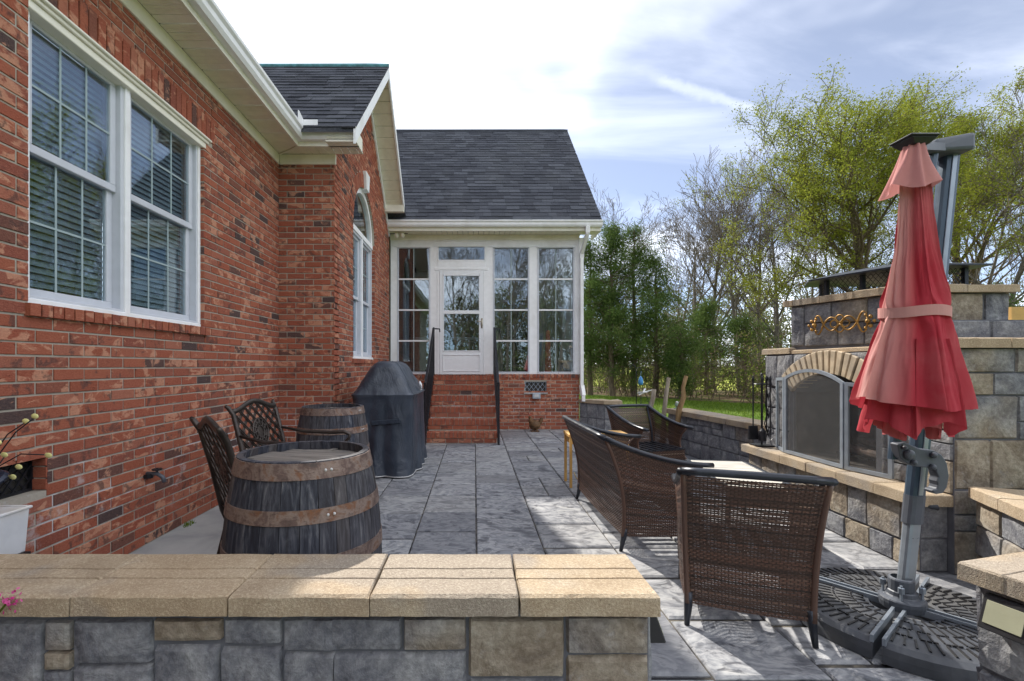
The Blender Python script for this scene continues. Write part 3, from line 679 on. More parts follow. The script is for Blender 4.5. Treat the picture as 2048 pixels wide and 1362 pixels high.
m = MB(); m.tube([(-5, PK, RZ + .012), (XR - .3, PK, RZ + .016), (XR, PK, RZ + .010)], .035, 6, .6); m.build('ridge_cap', 'ridge_membrane', gr)
# main roof behind the eave
m = MB(); m.hexa([(-1.90, -4, 3.76), (-1.90, 12.5, 3.76), (-7.2, 12.5, 7.9), (-7.2, -4, 7.9), (-1.90, -4, 3.81), (-1.90, 12.5, 3.81), (-7.2, 12.5, 7.95), (-7.2, -4, 7.95)])
m.v = [(x, min(y, 5.05) if i % 4 in (1,) else y, z) for i, (x, y, z) in enumerate(m.v)]
m.build('main_roof', 'shingle', house)
# rake boards and rake soffit
def rk(y, dz=0): return RZ - SL * abs(y - PK) + dz
m = MB()
for (ya, yb) in ((GE - .01, PK), (PK, YE)):
    za, zb = rk(ya), rk(yb)
    m.hexa([(XR - .022, ya, za - .17), (XR + .003, ya, za - .17), (XR + .003, yb, zb - .17), (XR - .022, yb, zb - .17), (XR - .022, ya, za - .012), (XR + .003, ya, za - .012), (XR + .003, yb, zb - .012), (XR - .022, yb, zb - .012)])
m.build('rake_board', 'white_trim', house)
m = MB()
for (ya, yb) in ((5.46, PK), (PK, YE + .3)):
    za, zb = rk(ya) - .14, rk(yb) - .14
    m.hexa([(XS, ya, za - .12), (XS + .026, ya, za - .12), (XS + .026, yb, zb - .12), (XS, yb, zb - .12), (XS, ya, za), (XS + .026, ya, za), (XS + .026, yb, zb), (XS, yb, zb)])
m.build('rake_frieze', 'white_trim', house)
for (ya, yb, n) in ((GE + .05, PK, 14), (PK, YE, 12)):
    for i in range(n):
        a = ya + (yb - ya) * i / n; b = ya + (yb - ya) * (i + .93) / n; za, zb = rk(a) - .125, rk(b) - .125
        m = MB(); m.hexa([(XS + .02, a, za - .012), (XR - .02, a, za - .012), (XR - .02, b, zb - .012), (XS + .02, b, zb - .012), (XS + .02, a, za), (XR - .02, a, za), (XR - .02, b, zb), (XS + .02, b, zb)]); m.build('soffit_panel', 'soffit_vinyl', house)
m = MB(); m.box(XR - .33, XR - .003, 5.10, 5.236, 3.655, 3.667); m.build('eave_return', 'cream_trim', house); m = MB(); m.prism([(XR - .02, 5.085, 3.66), (XR + .002, 5.085, 3.66), (XR + .002, 5.085, 3.81), (XR - .02, 5.085, 3.81)], (0, .3, 0)); m.build('eave_return', 'cream_trim', house); m = MB(); m.prism([(XR - .003, YE - .09, ZE - .20), (XS, YE - .09, ZE - .20), (XS, YE + .002, ZE - .20), (XR - .003, YE + .002, ZE - .20)], (0, 0, .12)); m.build('eave_return', 'cream_trim', house)

# ------------------------------------------------------------------ glazed porch
YP = 9.15; FP = Fr((0, YP, 0), (0, -1, 0)); PX0, PX1 = -1.63, 2.02; PF = 1.05
PV = (.975, 1.395, .718, .925)
m = MB(); wall_with_holes(m, FP, PX0, PX1, -.05, 1.005, [PV], -.2, 0); pw = m.build('porch_base_wall', 'mortar', house)
PV = (.975, 1.395, .718, .925)
m = MB(); 
for b in courses(PX0, PX1 + .008, 0, 1.0, [PV, (-.76, .37, -1, 2)], shift=.05): brick_box(m, FP, b)
u = PX0
while u < PX1:
    brick_box(m, FP, (u, min(u + .058, PX1 + .01), 1.0, 1.066), .02); u += .0675
m.build('distant_bricks', 'brick', pw, kind='stuff')
m = MB(); m.fbox(FP, PX0, PX1, .99, 1.05, -.2, .002); m.box(PX0, PX1, YP + .2, 13.2, .9, 1.05); m.build('porch_floor', 'concrete', house)
lattice(FP, PV[0], PV[1], PV[2], PV[3], -.03, house)
m = MB(); m.fbox(FP, PV[0] - .02, PV[1] + .02, PV[2] - .03, PV[2] - .005, 0, .03); m.build('vent_sill', 'concrete', house)
m = MB(); m.fbox(FP, 1.115, 1.27, .595, .705, .01, .085); ob = m.build('outlet_box', 'outlet_grey', house, bevel=.012, seg=2); m = MB(); m.fbox(FP, 1.15, 1.235, .625, .68, .085, .09); m.build('cover_flap', 'pale_metal', ob)
wins = [(-1.472, -.886), (.387, 1.036), (1.249, 1.907)]; ZW0, ZW1 = 1.115, 3.51
m = MB()                                        # white framework: posts, header, casings
hdr = 3.775
for (a, b) in ((PX0 + .004, -1.50), (-.858, -.722), (.219, .36), (1.064, 1.222), (1.935, PX1)): m.fbox(FP, a, b, 1.067, 3.54, -.14, -.006)
m.fbox(FP, PX0 + .004, PX1, 3.54, hdr, -.14, -.003)
for (a, b) in wins: m.fbox(FP, a - .028, b + .028, 1.067, 1.087, -.14, -.001); m.fbox(FP, a - .05, b + .05, 3.528, 3.55, -.05, .02)
m.fbox(FP, -.722, .219, 3.125, 3.26, -.14, -.004); m.fbox(FP, -.74, .237, 3.64, 3.662, -.05, .010); m.fbox(FP, -.775, .27, 3.08, 3.13, -.02, .004)
m.build('porch_framework', 'white_trim', house, bevel=.004)
m = MB(); m.fbox(FP, PX0, PX1 + .01, 3.665, 3.76, -.002, .014); m.build('porch_frieze', 'cream_trim', house)
for (a, b) in wins:
    m = MB(); f = .026
    for q in ((a - .028, b + .028, ZW0 - .028, ZW0), (a - .028, b + .028, ZW1, ZW1 + .02), (a - .028, a, ZW0, ZW1), (b, b + .028, ZW0, ZW1)): m.fbox(FP, *q, -.06, .004)
    w = m.build('porch_window', 'sash_vinyl', house, bevel=.003); h = (ZW1 - ZW0) / 4
    for k in range(4):
        p = MB(); p.fbox(FP, a, b, ZW0 + k * h + .012, ZW0 + (k + 1) * h - (.012 if k < 3 else 0), -.034 - .006 * (k % 2), -.030 - .006 * (k % 2)); p.build('pane', 'window_glass', w)
    p = MB()
    for k in range(1, 4): p.fbox(FP, a, b, ZW0 + k * h - .014, ZW0 + k * h + .014, -.045, -.014)
    p.build('window_bar', 'white_trim', w)
    p = MB(); p.fbox(FP, (a + b) / 2 - .007, (a + b) / 2 + .007, ZW0, ZW1, -.029, -.024); p.build('muntins', 'muntin', w)
m = MB(); 
for q in ((-.72, .217, 3.262, 3.285), (-.72, .217, 3.62, 3.64), (-.72, -.697, 3.285, 3.62), (.194, .217, 3.285, 3.62)): m.fbox(FP, *q, -.07, -.002)
tr = m.build('transom_window', 'white_trim', house); m = MB(); m.fbox(FP, -.697, .194, 3.285, 3.62, -.04, -.034); m.build('pane', 'window_glass', tr)
# storm door
m = MB(); dx0, dx1 = -.675, .172; z0, z1 = 1.062, 3.07
gx0, gx1, gz0, gz1 = -.612, .106, 1.505, 2.99
for q in ((dx0, gx0, z0, z1), (gx1, dx1, z0, z1), (gx0, gx1, gz1, z1), (gx0, gx1, z0, gz0)): m.fbox(FP, *q, -.035, .012)
door = m.build('porch_door', 'door_white', house, bevel=.004)
m = MB()
for q in ((gx0, gx1, 2.235, 2.30), (gx0, gx0 + .02, gz0, 2.235), (gx1 - .02, gx1, gz0, 2.235), (gx0, gx1, gz0, gz0 + .02), (gx0, gx0 + .02, 2.30, gz1), (gx1 - .02, gx1, 2.30, gz1), (gx0, gx1, gz1 - .02, gz1)): m.fbox(FP, *q, -.02, .018)
m.build('door_sash', 'door_white', door, bevel=.003)
for q in ((gx0 + .01, gx1 - .01, gz0 + .01, 2.24), (gx0 + .01, gx1 - .01, 2.295, gz1 - .01)):
    p = MB(); p.fbox(FP, *q, -.006, .000); p.build('pane', 'window_glass', door)
m = MB()
for q in ((gx0, gx1, 1.125, 1.14), (gx0, gx1, 1.435, 1.45), (gx0, gx0 + .015, 1.14, 1.435), (gx1 - .015, gx1, 1.14, 1.435)): m.fbox(FP, *q, .010, .022)
m.build('kick_panel', 'door_white', door, bevel=.003)
m = MB(); m.fbox(FP, .128, .158, 1.96, 2.15, .012, .024); m.tube([FP(.143, 2.08, .02), FP(.143, 2.08, .06), FP(.08, 2.085, .062), FP(.05, 2.09, .06)], .009, 8); m.build('handle', 'brass', door, smooth=True)
m = MB()
for q in ((-.722, dx0 - .003, z0, 3.075), (dx1 + .003, .219, z0, 3.075), (dx0 - .003, dx1 + .003, 3.073, 3.09)): m.fbox(FP, *q, -.05, .004)
m.build('door_frame', 'white_trim', house); m = MB(); m.fbox(FP, -.72, .217, 1.04, 1.06, -.1, .06); m.build('threshold', 'black_iron', house)
# inside of the porch
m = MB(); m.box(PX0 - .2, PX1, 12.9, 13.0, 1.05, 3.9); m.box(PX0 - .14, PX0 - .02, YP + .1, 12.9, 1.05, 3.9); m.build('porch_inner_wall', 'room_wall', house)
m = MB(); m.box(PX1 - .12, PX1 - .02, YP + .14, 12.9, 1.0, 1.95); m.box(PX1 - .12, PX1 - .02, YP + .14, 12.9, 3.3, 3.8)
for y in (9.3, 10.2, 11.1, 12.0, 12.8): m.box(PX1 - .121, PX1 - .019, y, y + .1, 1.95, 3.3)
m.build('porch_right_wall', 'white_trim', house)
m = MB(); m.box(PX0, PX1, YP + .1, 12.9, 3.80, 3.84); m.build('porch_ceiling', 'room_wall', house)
m = MB(); m.box(-1.6, 1.9, 12.82, 12.89, 1.93, 2.0); m.build('inner_rail', 'white_trim', house)
for (x0, x1) in ((1.25, 1.8), (.42, .62)):
    m = MB(); m.grid(lambda u, v: (x0 + (x1 - x0) * u, 10.2 + .035 * math.sin(u * 38), 1.08 + v * 2.55), 60, 1); c = m.build('porch_curtain', 'curtain_cloth', house, smooth=True)
tm = thing('treadmill', 'dark exercise treadmill seen through the porch window right of the door', 'treadmill', (.85, 10.9, 1.05))
m = MB(); m.box(.55, 1.15, 10.4, 11.6, 1.07, 1.20); m.build('deck', 'black_iron', tm, bevel=.02)
m = MB(); m.tube([(.58, 10.6, 1.2), (.58, 10.45, 1.9), (.58, 10.7, 2.0)], .03); m.tube([(1.12, 10.6, 1.2), (1.12, 10.45, 1.9), (1.12, 10.7, 2.0)], .03); m.build('upright', 'black_iron', tm, smooth=True)
m = MB(); m.hexa([(.56, 10.38, 1.85), (1.14, 10.38, 1.85), (1.14, 10.5, 1.8), (.56, 10.5, 1.8), (.56, 10.42, 2.15), (1.14, 10.42, 2.15), (1.14, 10.5, 2.1), (.56, 10.5, 2.1)]); m.build('console', 'black_iron', tm, bevel=.02)
rc = thing('folded_red_chair', 'reddish folded chair standing inside the rightmost porch window', 'chair', (1.48, 9.6, 1.05))
m = MB(); m.hexa([(1.42, 9.55, 1.06), (1.56, 9.55, 1.06), (1.56, 9.65, 1.06), (1.42, 9.65, 1.06), (1.45, 9.57, 1.95), (1.53, 9.57, 1.95), (1.53, 9.62, 1.95), (1.45, 9.62, 1.95)]); m.build('folded_seat', 'red_cloth', rc, bevel=.02); m = MB(); m.tube([(1.41, 9.6, 1.06), (1.50, 9.6, 2.0), (1.58, 9.6, 1.06)], .012); m.build('frame', 'pale_metal', rc)
# porch eave and roof
GYF = 8.72; m = MB()
x = -1.62
while x < 2.34:
    m = MB(); m.box(x, min(x + .094, 2.352), 8.84, YP - .012, 3.765, 3.777); m.build('soffit_panel', 'soffit_vinyl', house); x += .10
m = MB(); m.box(-1.60, 2.36, 8.816, 8.84, 3.75, 3.90); m.box(2.345, 2.365, 8.84, 9.5, 3.75, 3.92); m.build('fascia', 'cream_trim', house)
def pg(t, q, z): return (t, 8.816 - q, 3.80 + z)
gutter(pg, -1.60, 2.375)
PS = 1.0; RY, RZP = 12.0, 3.92 + (12.0 - 8.74) * PS
m = MB(); EX = 2.362
for (ya, za, yb, zb) in ((8.74, 3.92, RY, RZP), (RY, RZP, 15.2, RZP - 3.2)):
    m.hexa([(-6, ya, za - .06), (EX, ya, za - .06), (EX, yb, zb - .06), (-6, yb, zb - .06), (-6, ya, za - .008), (EX, ya, za - .008), (EX, yb, zb - .008), (-6, yb, zb - .008)])
pr = m.build('porch_roof', 'shingle', house)
shingles((-2.3, 8.74, 3.925), (1, 0, 0), (0, 1, PS), 2.3 + EX, (RY - 8.74) * math.hypot(1, PS), pr)
m = MB(); m.tube([(-5, RY, RZP + .01), (EX - .1, RY, RZP + .012), (EX, RY, RZP + .005)], .045, 6, .6); m.build('ridge_cap', 'shingle', pr)
m = MB(); m.hexa([(2.02, 9.1, 3.76), (2.05, 9.1, 3.76), (2.05, 15, 3.76), (2.02, 15, 3.76), (2.02, 11.9, 7.0), (2.05, 11.9, 7.0), (2.05, 12.1, 7.0), (2.02, 12.1, 7.0)]); m.build('porch_gable', 'cream_trim', house)
m = MB(); m.tube([(.12, 9.3, 4.48), (.12, 9.3, 4.56)], .014, 6)
# downspout
m = MB()
pts = [(2.10, 8.76, 3.83), (2.10, 8.78, 3.70), (2.06, 9.06, 3.40), (2.06, 9.085, 3.3), (2.06, 9.085, .86), (2.08, 9.04, .66), (2.08, 9.04, .55)]
for a, b in zip(pts, pts[1:]): m.bar(a, b, .078, .06, (1, 0, 0) if abs(a[2] - b[2]) > .3 else (0, 0, 1))
m.build('downspout', 'white_trim', house)
m = MB(); m.box(2.018, 2.10, 9.115, 9.135, 1.07, 3.7); m.box(1.96, 2.02, YP - .001, 13, 1.0, 3.8); m.build('corner_board', 'white_trim', house)
# flood light under the porch eave
m = MB(); m.lathe([(0, 0), (.055, 0), (.055, -.02), (.02, -.03), (0, -.03)], 14, (-1.42, 9.0, 3.765)); fl = m.build('flood_light', 'cream_trim', house, smooth=True)
for s in (-1, 1):
    m = MB(); rt = Matrix.Rotation(R(55), 3, 'X') @ Matrix.Rotation(s * .5, 3, 'Z'); m.ell((-1.42 + s * .055, 8.95, 3.70), .042, .042, .06, 12, 8, rt); m.build('lamp_head', 'cream_trim', fl, smooth=True)
# hose bib
m = MB(); fy = 3.26; m.tube([(-2.262, fy, .49), (-2.19, fy, .49), (-2.15, fy, .465), (-2.14, fy, .43)], .014, 8); hb = m.build('hose_tap', 'cast_grey', house, smooth=True)
m = MB(); m.lathe([(0, 0), (.032, 0), (.032, .01), (0, .01)], 10, (-2.19, fy, .515)); m.tube([(-2.19, fy, .49), (-2.19, fy, .53)], .006, 6); m.build('tap_wheel', 'black_iron', hb); m = MB(); m.lathe([(.0, -.03), (.03, -.03), (.034, .0)], 10, (-2.25, fy, .49)); m.build('escutcheon', 'black_iron', hb)

# ------------------------------------------------------------------ brick steps and handrails
steps = thing('brick_steps', 'flight of six red brick steps leading up to the white porch door', 'steps', (-.195, 8.3, 0))
SX0, SX1, SY, TR, RI = -.76, .37, 7.49, .277, .175
m = MB()
for k in range(6): m.box(SX0 + .01, SX1 - .01, SY + TR * k + .014, YP - .003, RI * k - .02, RI * (k + 1) - .012)
core = m.build('step_core', 'mortar', steps)
for k in range(6):
    y = SY + TR * k; z = RI * k; x = SX0; F = Fr((0, y + .02, 0), (0, -1, 0))
    n = int((SX1 - SX0) / .0675)
    for i in range(n):                          # rowlock nosing
        m = MB().rc(); a = SX0 + (SX1 - SX0) * i / n + .004; b = SX0 + (SX1 - SX0) * (i + 1) / n - .004
        m.cc = (rng.random() * .7, rng.random() * .6, rng.random() * .7); m.box(a, b, y - rng.uniform(0, .003), y + .198, z + .082, z + RI - rng.uniform(0, .002)); m.build('brick', 'brick', steps, center=True)
    x = SX0 + (.0 if k % 2 else -.1)
    while x < SX1:
        a, b = max(SX0, x), min(SX1, x + BL - .01); x += BL
        if b - a > .02: m = MB().rc(); m.box(a, b, y + .005, y + .11, z + .010, z + .073); m.build('brick', 'brick', steps, center=True)
m = MB()
for s, xx in ((-1, SX0), (1, SX1)):
    F = Fr((xx, 0, 0), (s, 0, 0))
    for k in range(15):
        z = k * BH; ya = SY + .03 + TR * math.floor((z + BH) / RI); yb = 9.14
        for b in courses(ya if s > 0 else -yb, yb if s > 0 else -ya, z, z + BH * .9): brick_box(m, F, b, -.004)
m.build('side_bricks', 'brick', steps, kind='stuff')
def handrail(x, s, label):
    t = thing('handrail', label, 'handrail', (x, 7.4, 0), 0, 'black iron handrails of the brick steps')
    top = [(x, 8.98, 1.93), (x, 8.9, 1.93), (x, 7.66, 1.08), (x, 7.52, .98), (x, 7.40, .94), (x, 7.36, .93)]
    m = MB(); 
    for a, b in zip(top, top[1:]): m.bar(a, b, .038, .022, (0, 0, 1))
    m.tube([(x, 8.98, 1.935), (x + s * .05, 8.985, 1.935), (x + s * .11, 8.985, 1.93), (x + s * .115, 8.985, 1.87)], .014, 6); m.build('top_rail', 'black_iron', t)
    m = MB(); m.box(x - .017, x + .017, 7.34, 7.374, 0, .955); m.lathe([(0, .03), (.022, .015), (.02, 0)], 8, (x, 7.357, .955)); m.build('newel_post', 'black_iron', t)
    m = MB(); m.box(x - .016, x + .016, 8.96, 8.99, 1.05, 1.96); m.build('newel_post', 'black_iron', t)
    m = MB(); m.bar((x, 8.96, 1.16), (x, 7.62, .25), .03, .016); m.bar((x, 7.62, .25), (x, 7.36, .08), .03, .016); m.build('bottom_rail', 'black_iron', t)
    for i in range(10):
        y = 7.50 + i * .14; zt = .985 + (y - 7.52) * .685 if y > 7.5 else .98; zb = .25 + (y - 7.62) * .679 if y > 7.62 else .18
        m = MB(); m.box(x - .007, x + .007, y - .007, y + .007, zb, zt); m.build('baluster', 'black_iron', t)
handrail(.375, 1, 'black iron handrail on the right side of the brick steps')
handrail(-.775, 1, 'black iron handrail on the left side of the brick steps behind the covered grill')

# ------------------------------------------------------------------ stone masonry
def stone(parent, F, u0, u1, vb, vt, proud=.017, tone=None, nu=6, nv=5, name='stone', mat='stone', rough=.007):
    """hewn stone: bottom/top may be callables of u"""
    m = MB(); m.cc = (rng.random() if tone is None else min(1, max(0, tone + rng.uniform(-.12, .12))), rng.random(), rng.random())
    fb = vb if callable(vb) else (lambda u: vb); ft = vt if callable(vt) else (lambda u: vt); sd = rng.uniform(0, 100); g = .0025
    u0 += g; u1 -= g
    def P(s, t):
        e = min(s, 1 - s, t, 1 - t); u = u0 + (u1 - u0) * s; a, b = fb(u) + g, ft(u) - g; v = a + (b - a) * t
        ns = noise.noise(Vector((u * 7 + sd, v * 7, sd))) + .5 * noise.noise(Vector((u * 19 + sd, v * 19, sd)))
        jj = .004 * noise.noise(Vector((u * 12, v * 12, sd + 9)))
        edge = 0 if e <= 0 else 1
        d = -.004 if edge == 0 else proud * (.7 + .3 * min(1, e / .12)) + rough * ns
        return F(u + jj * (1 - edge), v + jj * (1 - edge), d)
    us = [0, .03] + [.03 + .94 * i / (nu - 2) for i in range(1, nu - 2)] + [.97, 1]; vs = [0, .04] + [.04 + .92 * i / (nv - 2) for i in range(1, nv - 2)] + [.96, 1]
    k = len(us); m.add([P(a, b) for b in vs for a in us], [(j * k + i, j * k + i + 1, (j + 1) * k + i + 1, (j + 1) * k + i) for j in range(len(vs) - 1) for i in range(k - 1)])
    return m.build(name, mat, parent, smooth=False, center=True)
def ashlar(parent, F, u0, u1, v0, v1, tone=.4, wmin=.16, wmax=.34, rows=None):
    v = v0; rr = rows or []
    i = 0
    while v < v1 - .02:
        h = rr[i] if i < len(rr) else rng.uniform(.11, .19); i += 1
        if v1 - v - h < .07: h = v1 - v
        u = u0
        while u < u1 - .01:
            w = rng.uniform(wmin, wmax)
            if u1 - u - w < wmin * .6: w = u1 - u
            tn = tone + rng.uniform(-.3, .3)
            if h > .15 and rng.random() < .25:
                k = v + h * rng.uniform(.4, .6); stone(parent, F, u, u + w, v, k, tone=tn); stone(parent, F, u, u + w, k, v + h, tone=tn)
            else: stone(parent, F, u, u + w, v, v + h, tone=tn)
            u += w
        v += h
def capstone(parent, quad, z0, z1, grooves=False, name='cap_stone'):
    """quad: 4 plan points ccw"""
    m = MB().rc(); Q = [Vector((*q, 0)) for q in quad]; sd = rng.uniform(0, 50)
    def at(s, t): 
        a = Q[0].lerp(Q[1], s); b = Q[3].lerp(Q[2], s); return a.lerp(b, t)
    us = [0, .012] + [.012 + .976 * i / 11 for i in range(1, 11)] + [.988, 1]; vs = [0, .04, .345, .36, .375, .57, .585, .60, .96, 1] if grooves else [0, .04, .35, .65, .96, 1]
    def top(s, t):
        p = at(s, t); e = min(s, 1 - s, t, 1 - t); z = z1 - (.006 if e <= 0 else 0) + .0025 * noise.noise(Vector((p.x * 9, p.y * 9, sd)))
        if grooves and (abs(t - .36) < .001 or abs(t - .585) < .001): z -= .013
        if e <= 0: p = p + Vector((noise.noise(Vector((p.x * 22, p.y * 22, sd))), noise.noise(Vector((p.x * 22, p.y * 22, sd + 5))), .6 * noise.noise(Vector((p.x * 40, p.y * 40, sd + 8))))) * .0048
        return Vector((p.x, p.y, z + p.z))
    k = len(us); T = [top(a, b) for b in vs for a in us]; m.add(T, [(j * k + i, j * k + i + 1, (j + 1) * k + i + 1, (j + 1) * k + i) for j in range(len(vs) - 1) for i in range(k - 1)])
    ring = [i for i in range(k)] + [j * k + k - 1 for j in range(1, len(vs))] + [(len(vs) - 1) * k + i for i in range(k - 2, -1, -1)] + [j * k for j in range(len(vs) - 2, 0, -1)]
    B = [Vector((T[i].x + .003 * noise.noise(Vector((T[i].x * 20, T[i].y * 20, sd + 2))), T[i].y, z0)) for i in ring]; n = len(ring); o = len(m.v)
    m.v += [tuple(b) for b in B]; m.c += [m.cc] * n
    m.f += [(ring[i], o + i, o + (i + 1) % n, ring[(i + 1) % n]) for i in range(n)]; m.f.append(tuple(o + i for i in range(n)))
    return m.build(name, 'cap_stone', parent, center=True)

# near wall with the grooved coping
nw = thing('stone_wall', 'low stone wall with grooved tan coping across the near left foreground', 'wall', (-.6, 1.45, 0))
XE = .495; m = MB(); m.box(-2.27, XE, 1.345, 1.57, -.05, .545); core = m.build('wall_core', 'stone_joint', nw)
FN = Fr((0, 1.345, 0), (0, -1, 0)); k1 = .001418
def nx(px): return (px - 949) * k1
def nzv(py): return 1.236 - (py - 731) * k1
A5 = lambda x: nx(x / 3.012); B5 = lambda y: nzv(1090 + y / 3.012); A7 = lambda x: nx(680 + x / 3.103); B7 = lambda y: nzv(1090 + y / 3.103)
Lo = .05
for (x0, x1, y0, y1, tn) in ((-330, -10, 445, 760, .2), (-10, 278, 448, 830, .1), (280, 445, 448, 632, .75), (280, 445, 632, 745, .7), (280, 445, 745, 900, .6), (448, 928, 440, 708, .2), (928, 1350, 436, 572, .85), (1350, 1706, 436, 590, .25), (1706, 2026, 436, 634, .15)):
    stone(nw, FN, A5(x0), A5(x1), B5(y1), B5(y0), .020, tn, 9, 7)
for (x0, x1, y0, tn) in ((-330, -10, 760, .2), (-10, 278, 830, .2), (280, 445, 900, .5), (448, 928, 708, .2), (928, 1330, 590, .15), (1330, 1706, 600, .2), (1706, 2026, 634, .2)):
    stone(nw, FN, A5(x0), A5(x1), Lo, B5(y0), .020, tn, 9, 9)
for (x0, x1, y0, y1, tn) in ((-60, 388, 440, 650, .2), (388, 790, 440, 650, .75), (790, 1398, 440, 820, .85), (1398, 1920, 430, 672, .45)): stone(nw, FN, A7(x0), A7(x1), B7(y1), B7(y0), .020, tn, 9, 7)
for (x0, x1, y0, tn) in ((-60, 790, 655, .2), (790, 1398, 822, .3), (1398, 1920, 674, .7)): stone(nw, FN, A7(x0), A7(x1), Lo, B7(y0), .020, tn, 9, 9)
FE = Fr((XE, 1.345, 0), (1, 0, 0)); stone(nw, FE, 0, .225, .30, .54, .012, .5); stone(nw, FE, 0, .225, .02, .30, .012, .4)
cx = [-2.255, -1.72, -1.115, -.68, -.29, .124, .512]
for a, b in zip(cx, cx[1:]): capstone(nw, [(a + .002, 1.30), (b - .002, 1.30), (b - .002, 1.60), (a + .002, 1.60)], .545, .602, True)

# right pier of the entrance
rp = thing('stone_pier', 'short stone pier with tan cap at the lower right corner of the patio entrance', 'pier', (1.76, 1.46, 0))
A_, B_, C_, D_ = Vector((1.575, 1.54, 0)), Vector((1.885, 1.62, 0)), Vector((1.945, 1.39, 0)), Vector((1.635, 1.31, 0))
cen = (A_ + B_ + C_ + D_) / 4; ins = [p + (cen - p).normalized() * .055 for p in (D_, C_, B_, A_)]
m = MB(); m.prism([(p.x, p.y, -.03) for p in ins], (0, 0, .575)); m.build('pier_core', 'stone_joint', rp)
for (p, q) in ((ins[3], ins[0]), (ins[0], ins[1]), (ins[2], ins[3])):
    d = (q - p); n = Vector((d.y, -d.x, 0)).normalized()
    F = Fr(p, n); L = d.length; s = 1 if F.U.dot(d) > 0 else -1
    a, b = (0, L) if s > 0 else (-L, 0); stone(rp, F, a, b, .0, .27, .016, .5, 8, 8, rough=.016); stone(rp, F, a, b, .27, .54, .016, .45, 8, 8, rough=.018)
for t0, t1 in ((0, .46), (.46, .76), (.76, 1)):
    q = [D_.lerp(A_, 1 - t1), C_.lerp(B_, 1 - t1), C_.lerp(B_, 1 - t0), D_.lerp(A_, 1 - t0)]; q = [(p.x, p.y) for p in q]; capstone(rp, q, .542, .60)

# low curving wall at the back of the patio
bw = thing('stone_wall', 'low grey stone wall with pinkish coping behind the wicker armchair, left of the fireplace', 'wall', (3.0, 6.0, 0))
a, b = Vector((2.90, 7.05, 0)), Vector((3.17, 4.62, 0)); d = b - a; F = Fr(a, (-d.y * -1, 0, 0)) if False else Fr(a, Vector((d.y, -d.x, 0)))
s = 1 if F.U.dot(d) > 0 else -1; L = d.length
m = MB(); m.fbox(F, 0 if s > 0 else -L, L if s > 0 else 0, -.05, .53, -.25, 0); m.build('wall_core', 'stone_joint', bw)
ashlar(bw, F, 0 if s > 0 else -L, L if s > 0 else 0, 0, .53, .25, .2, .36, [.20, .16, .17])
for i in range(7):
    p, q = a.lerp(b, i / 7 + .002), a.lerp(b, (i + 1) / 7 - .002); n = Vector((d.y, -d.x, 0)).normalized()
    capstone(bw, [((p + n * .05).x, (p + n * .05).y), ((q + n * .05).x, (q + n * .05).y), ((q - n * .29).x, (q - n * .29).y), ((p - n * .29).x, (p - n * .29).y)][::-1], .53, .60)
pp = thing('stone_pier', 'grey stone pier with flat cap at the foot of the white downspout', 'pier', (2.35, 8.95, 0))
foot = [(2.03, 9.13), (2.40, 8.74), (2.66, 8.68), (2.72, 9.1)]
m = MB(); m.prism([(x, y, -.05) for x, y in foot], (0, 0, .57)); m.build('pier_core', 'stone_joint', pp)
for (p, q, tn) in ((foot[0], foot[1], .2), (foot[1], foot[2], .55)):
    p, q = Vector((*p, 0)), Vector((*q, 0)); d = q - p; F = Fr(p, (d.y, -d.x, 0)); L = d.length; s = 1 if F.U.dot(d) > 0 else -1; ashlar(pp, F, 0 if s > 0 else -L, L if s > 0 else 0, 0, .52, tn, .16, .3, [.24, .28])
cp = [(2.0, 9.13), (2.385, 8.69), (2.70, 8.63), (2.77, 9.13)]
capstone(pp, [cp[0], cp[1], (2.55, 8.90), (2.5, 9.13)], .521, .59); capstone(pp, [(cp[1][0] + .003, cp[1][1]), cp[2], cp[3], (2.553, 8.90)], .521, .589)

# ------------------------------------------------------------------ fireplace
fp = thing('outdoor_fireplace', 'outdoor stone fireplace with arched opening, raised hearth and stepped chimney', 'fireplace', (3.3, 3.7, 0))
FX = 2.83; FY0, FY1 = 2.79, 4.57; FF = Fr((FX, 0, 0), (-1, 0, 0))      # u = -Y
OC, OW, OR_, OZ = 3.76, .43, .629, .541      # opening: centre, half width, arch radius and centre height
def oarch(y, r=OR_): k = r * r - (y - OC) ** 2; return OZ + math.sqrt(max(k, 0))
m = MB()
m.box(FX, 4.3, FY0, OC - OW, -.05, 1.34); m.box(FX, 4.3, OC + OW, FY1, -.05, 1.34); m.box(3.36, 4.3, OC - OW, OC + OW, -.05, 1.34); m.box(FX, 3.36, OC - OW, OC + OW, -.05, .462)
for i in range(16):
    a = OC - OW + 2 * OW * i / 16; b = OC - OW + 2 * OW * (i + 1) / 16; m.hexa([(FX, a, oarch(a)), (3.36, a, oarch(a)), (3.36, b, oarch(b)), (FX, b, oarch(b)), (FX, a, 1.34), (3.36, a, 1.34), (3.36, b, 1.34), (FX, b, 1.34)])
m.build('masonry_core', 'stone_joint', fp)
m = MB(); m.box(3.345, 3.358, OC - OW, OC + OW, .462, 1.2); m.box(FX + .02, 3.345, OC - OW, OC - OW + .008, .462, 1.0); m.box(FX + .02, 3.345, OC + OW - .008, OC + OW, .462, 1.0); m.box(FX + .02, 3.345, OC - OW + .008, OC + OW - .008, .462, .472); m.build('firebox', 'firebrick', fp)
ring = lambda y: OZ + math.sqrt(max(.001, .80 ** 2 - (y - OC) ** 2))
oy = OC + .80 * math.sin(R(43.2))
ashlar(fp, FF, -FY1, -(OC + OW + .05), .47, 1.03, .45, .2, .33, [.17, .2, .19]); ashlar(fp, FF, -(OC - OW - .05), -FY0, .47, 1.03, .55, .2, .3, [.2, .18, .18])
